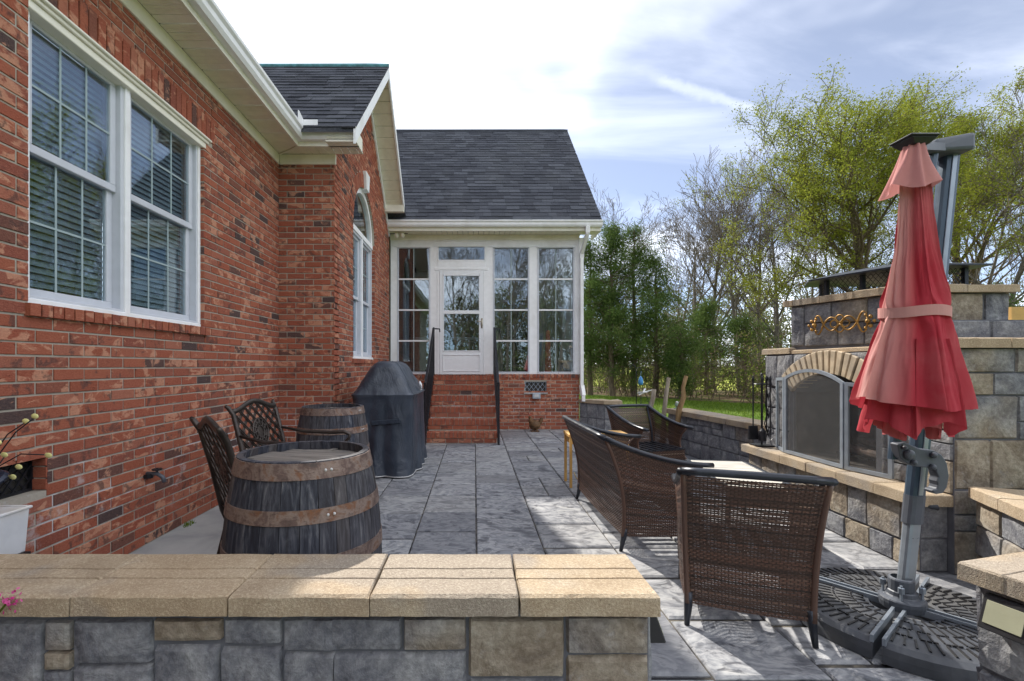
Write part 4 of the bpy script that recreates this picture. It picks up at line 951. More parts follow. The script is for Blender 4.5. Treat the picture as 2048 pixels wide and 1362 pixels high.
for (ya, yb, tn) in ((4.40, 4.57, .2), (4.18, 4.40, .6), (4.0, 4.18, .2), (3.80, 4.0, .6), (3.55, 3.80, .3), (3.35, 3.55, .6), (3.1, 3.35, .3), (2.79, 3.1, .7)):
    bot = lambda u: max(1.03, ring(-u)) if abs(-u - OC) < oy - OC else 1.03
    stone(fp, FF, -yb, -ya, bot, 1.335, .02, tn, 7, 5)
nv = 17; ha = math.asin(OW / OR_) + .0
for i in range(nv):
    a0 = -ha + 2 * ha * i / nv + .008; a1 = -ha + 2 * ha * (i + 1) / nv - .008; m = MB().rc()
    pt = lambda r, a, d: (FX - d, OC + r * math.sin(a), OZ + r * math.cos(a)); r1 = .815; d = .03 + rng.uniform(0, .006)
    m.hexa([pt(OR_, a0, d), pt(OR_, a0, -.10), pt(OR_, a1, -.10), pt(OR_, a1, d), pt(r1, a0, d), pt(r1, a0, -.10), pt(r1, a1, -.10), pt(r1, a1, d)]); m.build('arch_stone', 'arch_brick', fp, center=True, bevel=.006)
FC = Fr((0, FY0, 0), (0, -1, 0)); ashlar(fp, FC, FX, 4.3, .0, 1.34, .68, .2, .42, [.26, .24, .3, .26])
FL = Fr((0, FY1, 0), (0, 1, 0)); ashlar(fp, FL, -4.3, -FX, .0, 1.34, .3, .25, .4, [.26, .24, .3, .26])
# shoulder caps
for (xa, xb) in ((FX - .045, 3.12), (3.125, 3.5), (3.505, 3.9), (3.905, 4.35)): capstone(fp, [(xa, FY0 - .045), (xb, FY0 - .045), (xb, 3.25), (xa, 3.25)], 1.34, 1.40)
capstone(fp, [(FX - .02, 4.22), (3.4, 4.22), (3.4, 4.62), (FX - .02, 4.62)], 1.342, 1.395); capstone(fp, [(FX - .01, 3.253), (3.4, 3.253), (3.4, 4.217), (FX - .01, 4.217)], 1.34, 1.372)
# stepped chimney, turned a little
CA, CB, CC_, CD = Vector((2.86, 4.26, 0)), Vector((3.13, 3.47, 0)), Vector((3.88, 3.45, 0)), Vector((3.95, 4.6, 0))
m = MB(); m.prism([(p.x, p.y, 1.36) for p in (CA, CB, CC_, CD)], (0, 0, .41)); m.box(3.14, 4.7, 3.30, 4.2, 1.38, 1.555); m.build('chimney_core', 'stone_joint', fp)
d = CB - CA; FCh = Fr(CA, (d.y, -d.x, 0)); L = d.length; sg = 1 if FCh.U.dot(d) > 0 else -1
def chs(u0, u1, v0, v1, tn): stone(fp, FCh, u0 if sg > 0 else -u1, u1 if sg > 0 else -u0, v0, v1, .016, tn)
for q in ((0, .12, 1.40, 1.765, .6), (.12, .35, 1.60, 1.765, .2), (.12, .40, 1.40, 1.60, .2), (.35, .62, 1.58, 1.765, .55), (.40, .60, 1.40, 1.58, .25), (.62, .835, 1.56, 1.765, .2), (.60, .835, 1.40, 1.56, .4)): chs(*q)
Fcs = Fr((0, 3.455, 0), (0, -1, 0)); stone(fp, Fcs, 3.14, 3.72, 1.555, 1.765, .016, .75, 8); stone(fp, Fcs, 3.72, 3.90, 1.555, 1.765, .016, .5)
Fcm = Fr((0, 3.30, 0), (0, -1, 0)); stone(fp, Fcm, 3.12, 3.60, 1.40, 1.552, .016, .15, 8); stone(fp, Fcm, 3.60, 3.90, 1.40, 1.552, .016, .15, 8); stone(fp, Fcm, 3.90, 4.3, 1.40, 1.552, .016, .6)
ctop = [CA + Vector((-.05, .05, 0)), CB + Vector((-.03, -.05, 0)), CC_ + Vector((.05, -.05, 0)), CD + Vector((.05, .05, 0))]
for t0, t1 in ((0, .10), (.10, .36), (.36, .64), (.64, 1)):
    p = [ctop[0].lerp(ctop[1], t0 + .003), ctop[0].lerp(ctop[1], t1 - .003), ctop[3].lerp(ctop[2], t1 - .003), ctop[3].lerp(ctop[2], t0 + .003)]
    if t1 < 1: capstone(fp, [(q.x, q.y) for q in p], 1.768, 1.826)
    else:
        e = p[3].lerp(p[2], .3); f1 = ctop[1].lerp(ctop[2], .55); f2 = ctop[1].lerp(ctop[2], .56)
        capstone(fp, [(p[0].x, p[0].y), (p[1].x, p[1].y), (f1.x, f1.y), (f1.x - .05, 4.0)], 1.768, 1.826); capstone(fp, [(f2.x, f2.y), (p[2].x, p[2].y), (3.98, 4.1), (f2.x - .045, 4.0)], 1.768, 1.825)
# chimney cover of black metal
cc = MB(); ex = [(2.93, 4.14), (3.19, 3.46), (3.80, 3.46), (3.86, 4.4), (3.1, 4.45)]; ez = 1.972; cx_, cy_ = 3.44, 3.95
i2 = [(x + (cx_ - x) * .40, y + (cy_ - y) * .40) for x, y in ex]; n = len(ex)
cc.add([(x, y, ez) for x, y in ex] + [(x, y, ez + .012) for x, y in ex] + [(x, y, ez + .06) for x, y in i2], [tuple(reversed(range(n)))] + [(i, (i + 1) % n, n + (i + 1) % n, n + i) for i in range(n)] + [(n + i, n + (i + 1) % n, 2 * n + (i + 1) % n, 2 * n + i) for i in range(n)] + [tuple(range(2 * n, 3 * n))])
cap = cc.build('chimney_cover', 'chimney_metal', fp)
i3 = [(x + (cx_ - x) * .24, y + (cy_ - y) * .24) for x, y in ex]
m = MB()
for (x, y) in i3: m = MB(); m.box(x - .014, x + .014, y - .014, y + .014, 1.82, ez + .005); m.build('cover_post', 'chimney_metal', cap)
m = MB()
mid = ((i3[0][0] + i3[1][0]) / 2, (i3[0][1] + i3[1][1]) / 2); m.box(mid[0] - .014, mid[0] + .014, mid[1] - .014, mid[1] + .014, 1.82, ez + .005); m.build('cover_post', 'chimney_metal', cap)
m = MB()
for a, b in zip(i3, i3[1:] + i3[:1]):
    a3, b3 = Vector((*a, 0)), Vector((*b, 0)); L = (b3 - a3).length; k = int(L / .035)
    for i in range(-3, k + 1):
        for s in (1, -1):
            t0, t1 = (i / k, (i + 3) / k) if s > 0 else ((i + 3) / k, i / k); z0, z1 = 1.83, ez
            if t0 < 0: z0 += (ez - 1.83) * (0 - t0) / (t1 - t0); t0 = 0
            if t1 > 1: z1 -= (ez - 1.83) * (t1 - 1) / (t1 - t0); t1 = 1
            if t0 > 1: z0 += (ez - 1.83) * (t0 - 1) / (t0 - t1); t0 = 1
            if t1 < 0: z1 -= (ez - 1.83) * (0 - t1) / (t0 - t1); t1 = 0
            p, q = a3.lerp(b3, t0), a3.lerp(b3, t1); m.tube([(p.x, p.y, z0), (q.x, q.y, z1)], .0022, 3)
m.build('spark_mesh', 'chimney_metal', cap, kind='stuff')
# hearth
HX = 2.67; m = MB(); m.box(HX, FX + .01, 2.83, 4.58, -.05, .40); m.build('hearth_core', 'stone_joint', fp)
FH = Fr((HX, 0, 0), (-1, 0, 0)); ashlar(fp, FH, -4.58, -2.83, 0, .40, .68, .15, .27, [.15, .25])
FHe = Fr((0, 2.83, 0), (0, -1, 0)); stone(fp, FHe, HX, FX, .2, .40, .012, .6); stone(fp, FHe, HX, FX, 0, .2, .012, .5)
ys_ = [2.79, 3.10, 3.42, 3.73, 4.05, 4.36, 4.64]
for a, b in zip(ys_, ys_[1:]): capstone(fp, [(2.615, a + .002), (FX + .03 if a > 2.9 or True else FX, a + .002), (FX + .03, b - .002), (2.615, b - .002)], .40, .47)
# side wall running towards the camera from the hearth
sw = thing('stone_wall', 'stone wall with orange tan coping right of the umbrella pole', 'wall', (2.75, 2.5, 0))
a, b = Vector((2.90, 2.72, 0)), Vector((2.46, 1.70, 0)); d = b - a; F = Fr(a, (d.y, -d.x, 0)); L = d.length; s = 1 if F.U.dot(d) > 0 else -1
m = MB(); m.fbox(F, 0 if s > 0 else -L, L if s > 0 else 0, -.05, .475, -.35, 0); m.build('wall_core', 'stone_joint', sw); ashlar(sw, F, 0 if s > 0 else -L, L if s > 0 else 0, 0, .475, .68, .2, .34, [.15, .17, .155])
n = Vector((d.y, -d.x, 0)).normalized()
for i in range(4):
    p, q = a.lerp(b, i / 4 + .003), a.lerp(b, (i + 1) / 4 - .003); capstone(sw, [(x.x, x.y) for x in (p - n * .38, q - n * .38, q + n * .045, p + n * .045)], .475, .54)

# fireplace screen (three hinged panels)
fs = thing('fireplace_screen', 'folding fireplace screen with grey frame and arched mesh centre panel', 'fire screen', (2.72, 3.79, .47))
def screen_panel(p, q, h0, h1, arch, name):
    p, q = Vector((*p, .478)), Vector((*q, .478)); d = q - p; fw = .026; m = MB(); n = 14
    top = lambda t: h0 + (h1 - h0) * t + arch * (1 - (2 * t - 1) ** 2)
    Z = Vector((0, 0, 1)); nn = Vector((d.y, -d.x, 0)).normalized() * .009
    def strip(f0, f1, t0, t1):
        c = [p + d * t0 + Z * f0(t0), p + d * t1 + Z * f0(t1), p + d * t1 + Z * f1(t1), p + d * t0 + Z * f1(t0)]
        m.hexa([c[0] + nn, c[1] + nn, c[1] - nn, c[0] - nn, c[3] + nn, c[2] + nn, c[2] - nn, c[3] - nn])
    w = fw / d.length
    for i in range(n): strip(lambda t: top(t) - fw, top, i / n, (i + 1) / n)
    strip(lambda t: 0, lambda t: fw, 0, 1); strip(lambda t: fw, lambda t: top(t) - fw, 0, w); strip(lambda t: fw, lambda t: top(t) - fw, 1 - w, 1)
    o = m.build(name, 'screen_frame', fs)
    s = MB(); pts = [p + d * w + Z * fw] + [p + d * (1 - w) + Z * fw] + [p + d * (1 - w + (2 * w - 1) * i / n) + Z * (top(1 - w + (2 * w - 1) * i / n) - fw) for i in range(n + 1)]
    s.add(pts, [tuple(range(len(pts)))]); s.build('wire_mesh', 'screen_mesh', o)
screen_panel((2.79, 4.36), (2.715, 4.14), .645, .655, .0, 'side_panel'); screen_panel((2.712, 4.13), (2.712, 3.47), .655, .635, .085, 'centre_panel'); screen_panel((2.715, 3.46), (2.79, 3.15), .635, .62, .0, 'side_panel')
# log grate in the firebox
lg = thing('log_grate', 'iron grate with half burnt logs inside the firebox', 'grate', (3.05, 3.65, .472))
m = MB()
for i in range(5): m.bar((2.95 + .0, 3.45 + i * .1, .53), (3.25, 3.45 + i * .1, .53), .015, .015); 
m.bar((3.0, 3.4, .525), (3.0, 3.9, .525), .015, .015); m.bar((3.2, 3.4, .525), (3.2, 3.9, .525), .015, .015)
for x in (2.97, 3.22):
    for y in (3.45, 3.85): m.box(x - .008, x + .008, y - .008, y + .008, .473, .53)
m.build('grate_bars', 'black_iron', lg)
for (p, q) in (((3.0, 3.42, .565), (3.05, 3.9, .57)), ((3.12, 3.4, .57), (3.14, 3.88, .565)), ((3.03, 3.45, .63), (3.15, 3.85, .63))): m = MB(); m.tube([p, q], .034, 9); m.build('log', 'charred_log', lg, smooth=False)
m = MB(); m.ell((2.93, 3.30, .492), .03, .025, .02); m.ell((2.93, 3.33, .49), .02, .02, .018); props(m.build('ember_rock', 'charred_log'), 'small grey rock on the firebox floor behind the screen', 'rock')
# scroll ornament
so = thing('scroll_ornament', 'antique gold scrollwork ornament hung on the fireplace chimney', 'ornament', (3.08, 3.86, 1.56))
du = (CB - CA).normalized(); nn = Vector((du.y, -du.x, 0)); oc = CA + du * .44 + nn * .045
def sp(u, v): return oc + du * u + Vector((0, 0, 1.577 + v))
m = MB()
for a in range(4):
    aa = a * math.pi / 2; m.tube([sp(.045 * math.cos(aa) + .03 * math.cos(t), .04 * math.sin(aa) + .03 * math.sin(t)) for t in [2 * math.pi * i / 12 for i in range(12)]], .006, 6, closed=True)
m.build('rosette', 'gold_scroll', so, smooth=True); m = MB()
for s in (-1, 1):
    for v in (-1, 1): m.tube([sp(s * u, v * (.055 * math.sin(u / .13 * math.pi) + (.0 if u < .13 else -.035 * math.sin((u - .13) / .07 * math.pi)))) for u in [.0 + .2 * i / 20 for i in range(21)]], [.007] * 16 + [.006, .006, .005, .005, .004], 6)
m.build('scroll_band', 'gold_scroll', so, smooth=True); m = MB()
for s in (-1, 1):
    for (u, v, r) in ((.205, .0, .018), (.225, .035, .014), (.225, -.035, .014), (.19, .05, .011), (.19, -.05, .011), (.25, 0, .012)): m.ell(sp(s * u, v), r, r, r * 1.1, 8, 6)
    m.tube([sp(s * .19, .055), sp(s * .21, 0), sp(s * .19, -.055)], .006, 6)
m.build('fleuron', 'gold_scroll', so, smooth=True)
# fireplace tools
ft = thing('fireplace_tools', 'black iron fireplace tool set on a stand at the end of the hearth', 'fire tools', (2.735, 4.50, .47))
tx, ty = 2.735, 4.50
m = MB(); m.box(tx - .075, tx + .075, ty - .075, ty + .075, .472, .484); m.build('stand_base', 'black_iron', ft); m = MB(); m.tube([(tx, ty, .48), (tx, ty, 1.12)], .008, 8); m.tube([(tx + .07 * math.cos(t), ty + .07 * math.sin(t), 1.06) for t in [2 * math.pi * i / 16 for i in range(16)]], .005, 5, closed=True); m.bar((tx - .07, ty, 1.06), (tx + .07, ty, 1.06), .008, .008); m.ell((tx, ty, 1.14), .012, .012, .025); m.build('stand', 'black_iron', ft)
for i, (ax, ay, kd) in enumerate(((-.07, .02, 'shovel'), (-.03, -.06, 'brush'), (.05, -.05, 'poker'), (.065, .03, 'tongs'))):
    x, y = tx + ax, ty + ay; m = MB(); m.tube([(x, y, .60), (x, y, 1.05)], .006, 6); m.lathe([(0, 0), (.011, .01), (.008, .04), (.013, .07), (.006, .095), (0, .10)], 8, (x, y, 1.04))
    if kd == 'shovel': m.hexa([(x - .045, y - .012, .53), (x + .045, y - .012, .53), (x + .045, y + .012, .53), (x - .045, y + .012, .53), (x - .04, y - .008, .66), (x + .04, y - .008, .66), (x + .04, y + .008, .66), (x - .04, y + .008, .66)])
    elif kd == 'brush': m.lathe([(.0, 0), (.035, .01), (.028, .1), (.008, .13)], 10, (x, y, .52))
    elif kd == 'tongs':
        m.tube([(x - .01, y, .52), (x + .03, y, .68), (x - .01, y, .86), (x, y, 1.02)], .005, 5); m.tube([(x + .03, y, .52), (x - .02, y, .68), (x + .025, y, .86), (x, y, 1.02)], .005, 5)
    else: m.tube([(x, y, .60), (x, y, .53), (x + .03, y, .55)], .005, 5)
    m.build(kd, 'black_iron', ft)
# timber panel beyond the fireplace
tp = thing('timber_fence', 'bright yellow pine boards beyond the right end of the fireplace', 'fence', (6.6, 5.0, 0))
for i in range(9): m = MB().rc(); m.box(5.66, 8.2, 4.98, 5.01, .08 + i * .198, .08 + i * .198 + .19); m.build('board', 'pine_wood', tp)
for x in (5.75, 7.0, 8.1): m = MB(); m.box(x, x + .09, 5.01, 5.10, -.06, 1.8); m.build('post', 'pine_wood', tp)

# ------------------------------------------------------------------ barrels
def make_barrel(loc, label, sc=1.0, rz=0):
    t = thing('whiskey_barrel', label, 'barrel', loc, rz, 'old oak barrels used as tables'); H = .885; n = 30
    rad = lambda z: .275 + .058 * (1 - ((z - H / 2) / (H / 2)) ** 2)
    a = 0; ws = [rng.uniform(.75, 1.3) for _ in range(n)]; tot = sum(ws)
    for w in ws:
        a0 = a + .004; a1 = a + 2 * math.pi * w / tot - .004; a = a1 + .004; m = MB().rc(); K = 10; q = []
        dr = rng.uniform(-.0015, .002)
        for j in range(K + 1):
            z = H * j / K; r = rad(z) + dr
            for (rr, aa) in ((r, a0), (r, (a0 + a1) / 2), (r, a1), (r - .026, a1), (r - .026, a0)): q.append((rr * math.cos(aa), rr * math.sin(aa), z))
        fs = [(j * 5 + k, j * 5 + (k + 1) % 5, (j + 1) * 5 + (k + 1) % 5, (j + 1) * 5 + k) for j in range(K) for k in range(5)] + [(4, 3, 2, 1, 0), tuple(K * 5 + k for k in range(5))]
        m.add(q, fs); m.build('stave', 'barrel_wood', t, world=False)
    m = MB(); 
    y = -.25
    while y < .25:
        m.rc(); y1 = min(.25, y + .085); x0 = math.sqrt(max(0, .25 ** 2 - max(abs(y), abs(y1)) ** 2)) + .012
        m.box(-x0, x0, y + .001, y1 - .001, H - .045, H - .03); y = y1
    m.lathe([(0, H - .036), (.252, H - .036)], 40); m.build('head', 'barrel_head_wood', t, world=False)
    for (z0, z1) in ((H - .062, H - .004), (H - .215, H - .165), (H - .385, H - .335), (.335, .385), (.165, .215), (.004, .062)):
        m = MB(); K = 48; e = .0045
        m.lathe([(rad(z0) - .002, z0), (rad(z0) + e, z0), (rad(z1) + e, z1), (rad(z1) - .002, z1)], K); h = m.build('hoop', 'rusty_hoop', t, smooth=False, world=False)
        if z0 > .3:
            m = MB()
            for da in (-.62, -.70):
                zc = (z0 + z1) / 2; r = rad(zc) + e; m.ell((r * math.cos(da), r * math.sin(da), zc), .006, .006, .006, 8, 5)
            m.build('rivet', 'pale_metal', h, world=False)
    t.scale = (sc * .93, sc * .93, sc); return t
make_barrel((-.70, 1.955, 0), 'large dark oak barrel with rusty hoops directly behind the near stone wall', 1.0, R(-15))
make_barrel((-1.235, 4.12, 0), 'farther oak barrel standing between the grill and the cast metal armchair', 1.0, R(20))

# ------------------------------------------------------------------ cast aluminium chairs
def make_cast_chair(label, loc, rz):
    t = thing('cast_metal_chair', label, 'chair', loc, rz, 'cast metal chairs beside the barrels')
    W, SH, AH, TH = .25, .47, .725, .97      # half width, seat, arm, top; chair faces +y
    yb = lambda z: -.22 - .13 * max(0, (z - SH) / (TH - SH)) ** 1.1
    zt = lambda x: TH - .035 + .055 * math.cos(x / W * math.pi * .5) ** 2 - .012
    m = MB()
    for s in (-1, 1):
        m = MB(); m.tube([(s * W, -.30, 0), (s * W, -.25, .2), (s * W, -.20, .40), (s * W, -.225, SH), (s * W, yb(.7), .7), (s * W, yb(.9), .9), (s * (W + .012), yb(TH) - .01, TH - .02), (s * (W + .03), yb(TH) - .02, TH - .005)], [.014, .016, .018, .018, .017, .016, .015, .010], 8); m.build('back_post', 'bronze_cast', t, smooth=True, world=False)
        m = MB(); m.tube([(s * (W + .01), .26, 0), (s * (W - .005), .22, .2), (s * (W - .01), .21, SH - .03)], [.012, .015, .018], 8); m.build('leg', 'bronze_cast', t, smooth=True, world=False)
        m = MB(); m.tube([(s * W, yb(.76), .76), (s * (W + .02), -.10, AH), (s * (W + .03), .12, AH - .005), (s * (W + .03), .22, AH + .004), (s * (W + .03), .27, AH - .015), (s * (W + .03), .26, AH - .05), (s * (W + .02), .20, AH - .10), (s * (W + .0), .20, AH - .16), (s * W, .215, SH)], [.010, .012, .014, .016, .015, .012, .011, .011, .012], 8, 1.25); m.build('arm', 'bronze_cast', t, smooth=True, world=False)
    m = MB(); m.tube([(W * (-1 + 2 * i / 14), yb(zt(W * (-1 + 2 * i / 14))), zt(W * (-1 + 2 * i / 14))) for i in range(15)], .019, 8, .75); m.build('top_rail', 'bronze_cast', t, smooth=True, world=False)
    m = MB(); c = (0, .755); rr = .088
    lo = SH + .03
    def ok(x, z): return abs(x) < W - .008 and lo < z < zt(x) - .012 and math.hypot(x - c[0], (z - c[1]) * .9) > rr
    for s in (-1, 1):
        for k in range(-14, 15):
            for off in (0, .019):
                pts = []; 
                for i in range(90):
                    x = -W + 2 * W * i / 89; z = .72 + s * (x * 1.05) + k * .084 + off
                    if ok(x, z): pts.append((x, yb(z) + s * .004, z))
                    else:
                        if len(pts) > 2: m.tube(pts[::4] + [pts[-1]], .0048, 4, cap=False)
                        pts = []
                if len(pts) > 2: m.tube(pts[::4] + [pts[-1]], .0048, 4, cap=False)
    m.tube([(-W, yb(lo), lo), (W, yb(lo), lo)], .012, 6); m.build('lattice', 'bronze_cast', t, smooth=True, world=False)
    m = MB()
    for (r, h) in ((rr, .007), (rr * .72, .005), (rr * .45, .006)): m.tube([(r * math.cos(a), yb(c[1] + r * math.sin(a)), c[1] + r * 1.1 * math.sin(a)) for a in [2 * math.pi * i / 28 for i in range(28)]], h, 6, closed=True)
    for i in range(12):
        a = 2 * math.pi * i / 12; m.tube([(r * math.cos(a + tw), yb(c[1] + r * math.sin(a + tw)), c[1] + r * 1.1 * math.sin(a + tw)) for r, tw in ((rr * .45, 0), (rr * .6, .12), (rr * .75, 0), (rr, .0))], .006, 5)
    m.grid(lambda u, v: (rr * v * math.cos(u * 6.2832), yb(c[1] + rr * v * math.sin(u * 6.2832)) - .003 + .004 * math.sin(u * 50) * v, c[1] + rr * 1.1 * v * math.sin(u * 6.2832)), 30, 4, True)
    m.build('medallion', 'bronze_cast', t, smooth=True, world=False)
    m = MB(); m.tube([(-W, -.21, SH), (W, -.21, SH), (W, .22, SH), (-W, .22, SH)], .018, 8, closed=True)
    for k in range(-12, 20): 
        for s in (-1, 1):
            p = []
            for i in range(40):
                x = -W + 2 * W * i / 39; y = s * x + k * .06
                if -.21 < y < .22: p.append((x, y, SH - .012 * (1 - (x / W) ** 2)))
            if len(p) > 2: m.tube(p[::3] + [p[-1]], .006, 4, cap=False)
    m.build('seat', 'bronze_cast', t, smooth=True, world=False)
    m = MB(); m.tube([(-W, -.24, .22), (0, -.02, .25), (W, .22, .22)], .009, 6); m.tube([(W, -.24, .22), (0, -.0, .27), (-W, .22, .22)], .009, 6); m.build('stretcher', 'bronze_cast', t, smooth=True, world=False)
    return t
def heading(fx, fy): return math.atan2(-fx, fy)   # rotation so local +y faces (fx,fy)
mid = Vector((-1.263, 2.26, 0)); f = Vector((.75, .66, 0)).normalized(); make_cast_chair('cast metal chair seen from behind its slanted back, left of the near barrel', tuple(mid + f * .34), heading(f.x, f.y))
mid = Vector((-1.60, 3.44, 0)); f = Vector((.985, -.15, 0)).normalized(); make_cast_chair('cast metal armchair with lattice back and round medallion, against the brick wall', tuple(mid + f * .34), heading(f.x, f.y))

# ------------------------------------------------------------------ covered grill
gl = thing('covered_grill', 'barbecue grill under a fitted dark vinyl cover beside the steps', 'grill', (-1.03, 5.83, 0))
lev = [(.015, .385, .66, 5), (.10, .378, .645, 5), (.35, .366, .62, 5), (.62, .36, .605, 6), (.86, .356, .60, 7), (.905, .366, .61, 8), (.93, .345, .59, 7), (1.00, .305, .555, 6), (1.12, .24, .50, 5), (1.21, .185, .455, 4.5), (1.262, .14, .41, 4), (1.285, .085, .36, 4), (1.29, .0, .0, 3)]
def gp(u, v):
    f = v * (len(lev) - 1); i = min(int(f), len(lev) - 2); k = f - i; z, hx, hy, e = [lev[i][q] * (1 - k) + lev[i + 1][q] * k for q in range(4)]
    a = u * 2 * math.pi; c, s = math.cos(a), math.sin(a); r = (abs(c) ** e + abs(s) ** e) ** (-1 / e); x, y = hx * r * c, hy * r * s
    low = max(0, (.88 - z) / .88); nz_ = noise.noise(Vector((x * 4.5, y * 4.5, z * 1.3))); fold = low ** .8 * (.030 * math.sin(a * 11 + 2.5 * nz_ + 1.4 * math.sin(a * 3)) * (.4 + .6 * low) + .022 * nz_)
    up = .010 * noise.noise(Vector((x * 7, y * 7, z * 7))) + (.014 * noise.noise(Vector((x * 3 + 5, y * 3, z * 9))) if z > .9 else 0) + .007 * noise.noise(Vector((x * 15, y * 15, z * 11)))
    n = Vector((c, s, 0)); return Vector((x, y, z + .012 * (noise.noise(Vector((x * 4, y * 4, 0))) if v == 0 else 0))) + n * (fold + up)
m = MB(); m.grid(gp, 150, 60, True); m.build('cover', 'grill_vinyl', gl, smooth=True, world=False)
m = MB(); m.tube([gp(i / 90, 0) + Vector((0, 0, .004)) for i in range(90)], .006, 5, closed=True); m.build('hem_piping', 'pale_metal', gl, smooth=True, world=False)
m = MB(); m.tube([gp(i / 90, 5 / 12) * 1.0 + Vector((0, 0, .002)) for i in range(90)], .0045, 5, closed=True)
for uu in (.115, .385, .615, .885): m.tube([gp(uu, k / 40) for k in range(0, 39)], .0035, 4)
m.build('seam', 'grill_vinyl', gl, smooth=True, world=False)
m = MB(); m.bar((-.10, -.632, .60), (.21, -.632, .625), .012, .05, (0, 0, 1)); m.build('handle_strap', 'grill_vinyl', gl, bevel=.004, world=False)
m = MB()
def lg_pt(u, v, d=.0): return Vector((.34 + d, .06 + u, .965 + v)) + Vector((-.42 * max(0, v) * .9, 0, 0))
for i in range(7):
    a = -1.2 + 2.4 * i / 6; m.tube([lg_pt(0, -.01, .03), lg_pt(.035 * math.sin(a), .02, .03), lg_pt(.07 * math.sin(a), .03 + .045 * math.cos(a), .034)], [.005, .012, .008], 5)
m.tube([lg_pt(-.035, -.025, .028), lg_pt(.035, -.025, .028)], .005, 5); m.build('emblem', 'logo_white', gl, world=False)

# ------------------------------------------------------------------ wicker seats
def weave(m, S, Nf, rows, cols, amp=.0032, fill=.90, vlim=None):
    for i in range(rows):
        v0, v1 = (i + .5 - fill / 2) / rows, (i + .5 + fill / 2) / rows; m.cc = (min(1, max(0, rng.gauss(.42, .2))), rng.random(), rng.random()); vs = []
        for k in range(cols + 1):
            u = k / cols; sg = (amp if (i + k) % 2 else -amp) * (.75 + .5 * noise.noise(Vector((u * 9, i * .9, 3.3)))); jt = .30 / rows * noise.noise(Vector((u * 7, i * 1.7, rows)))
            for v in (v0, v1): vs.append(S(u, min(1, max(0, v + jt))) + Nf(u, v) * sg)
        m.add(vs, [(2 * k, 2 * k + 2, 2 * k + 3, 2 * k + 1) for k in range(cols)])
    hw = .18 / cols; nv = max(4, rows // 6); m.cc = (.15, .5, .5)
    for k in range(cols + 1):
        u = k / cols; a, b = max(0, u - hw), min(1, u + hw); vs = []
        for j in range(nv + 1): vs += [S(a, j / nv), S(b, j / nv)]
        m.add(vs, [(2 * j, 2 * j + 1, 2 * j + 3, 2 * j + 2) for j in range(nv)])
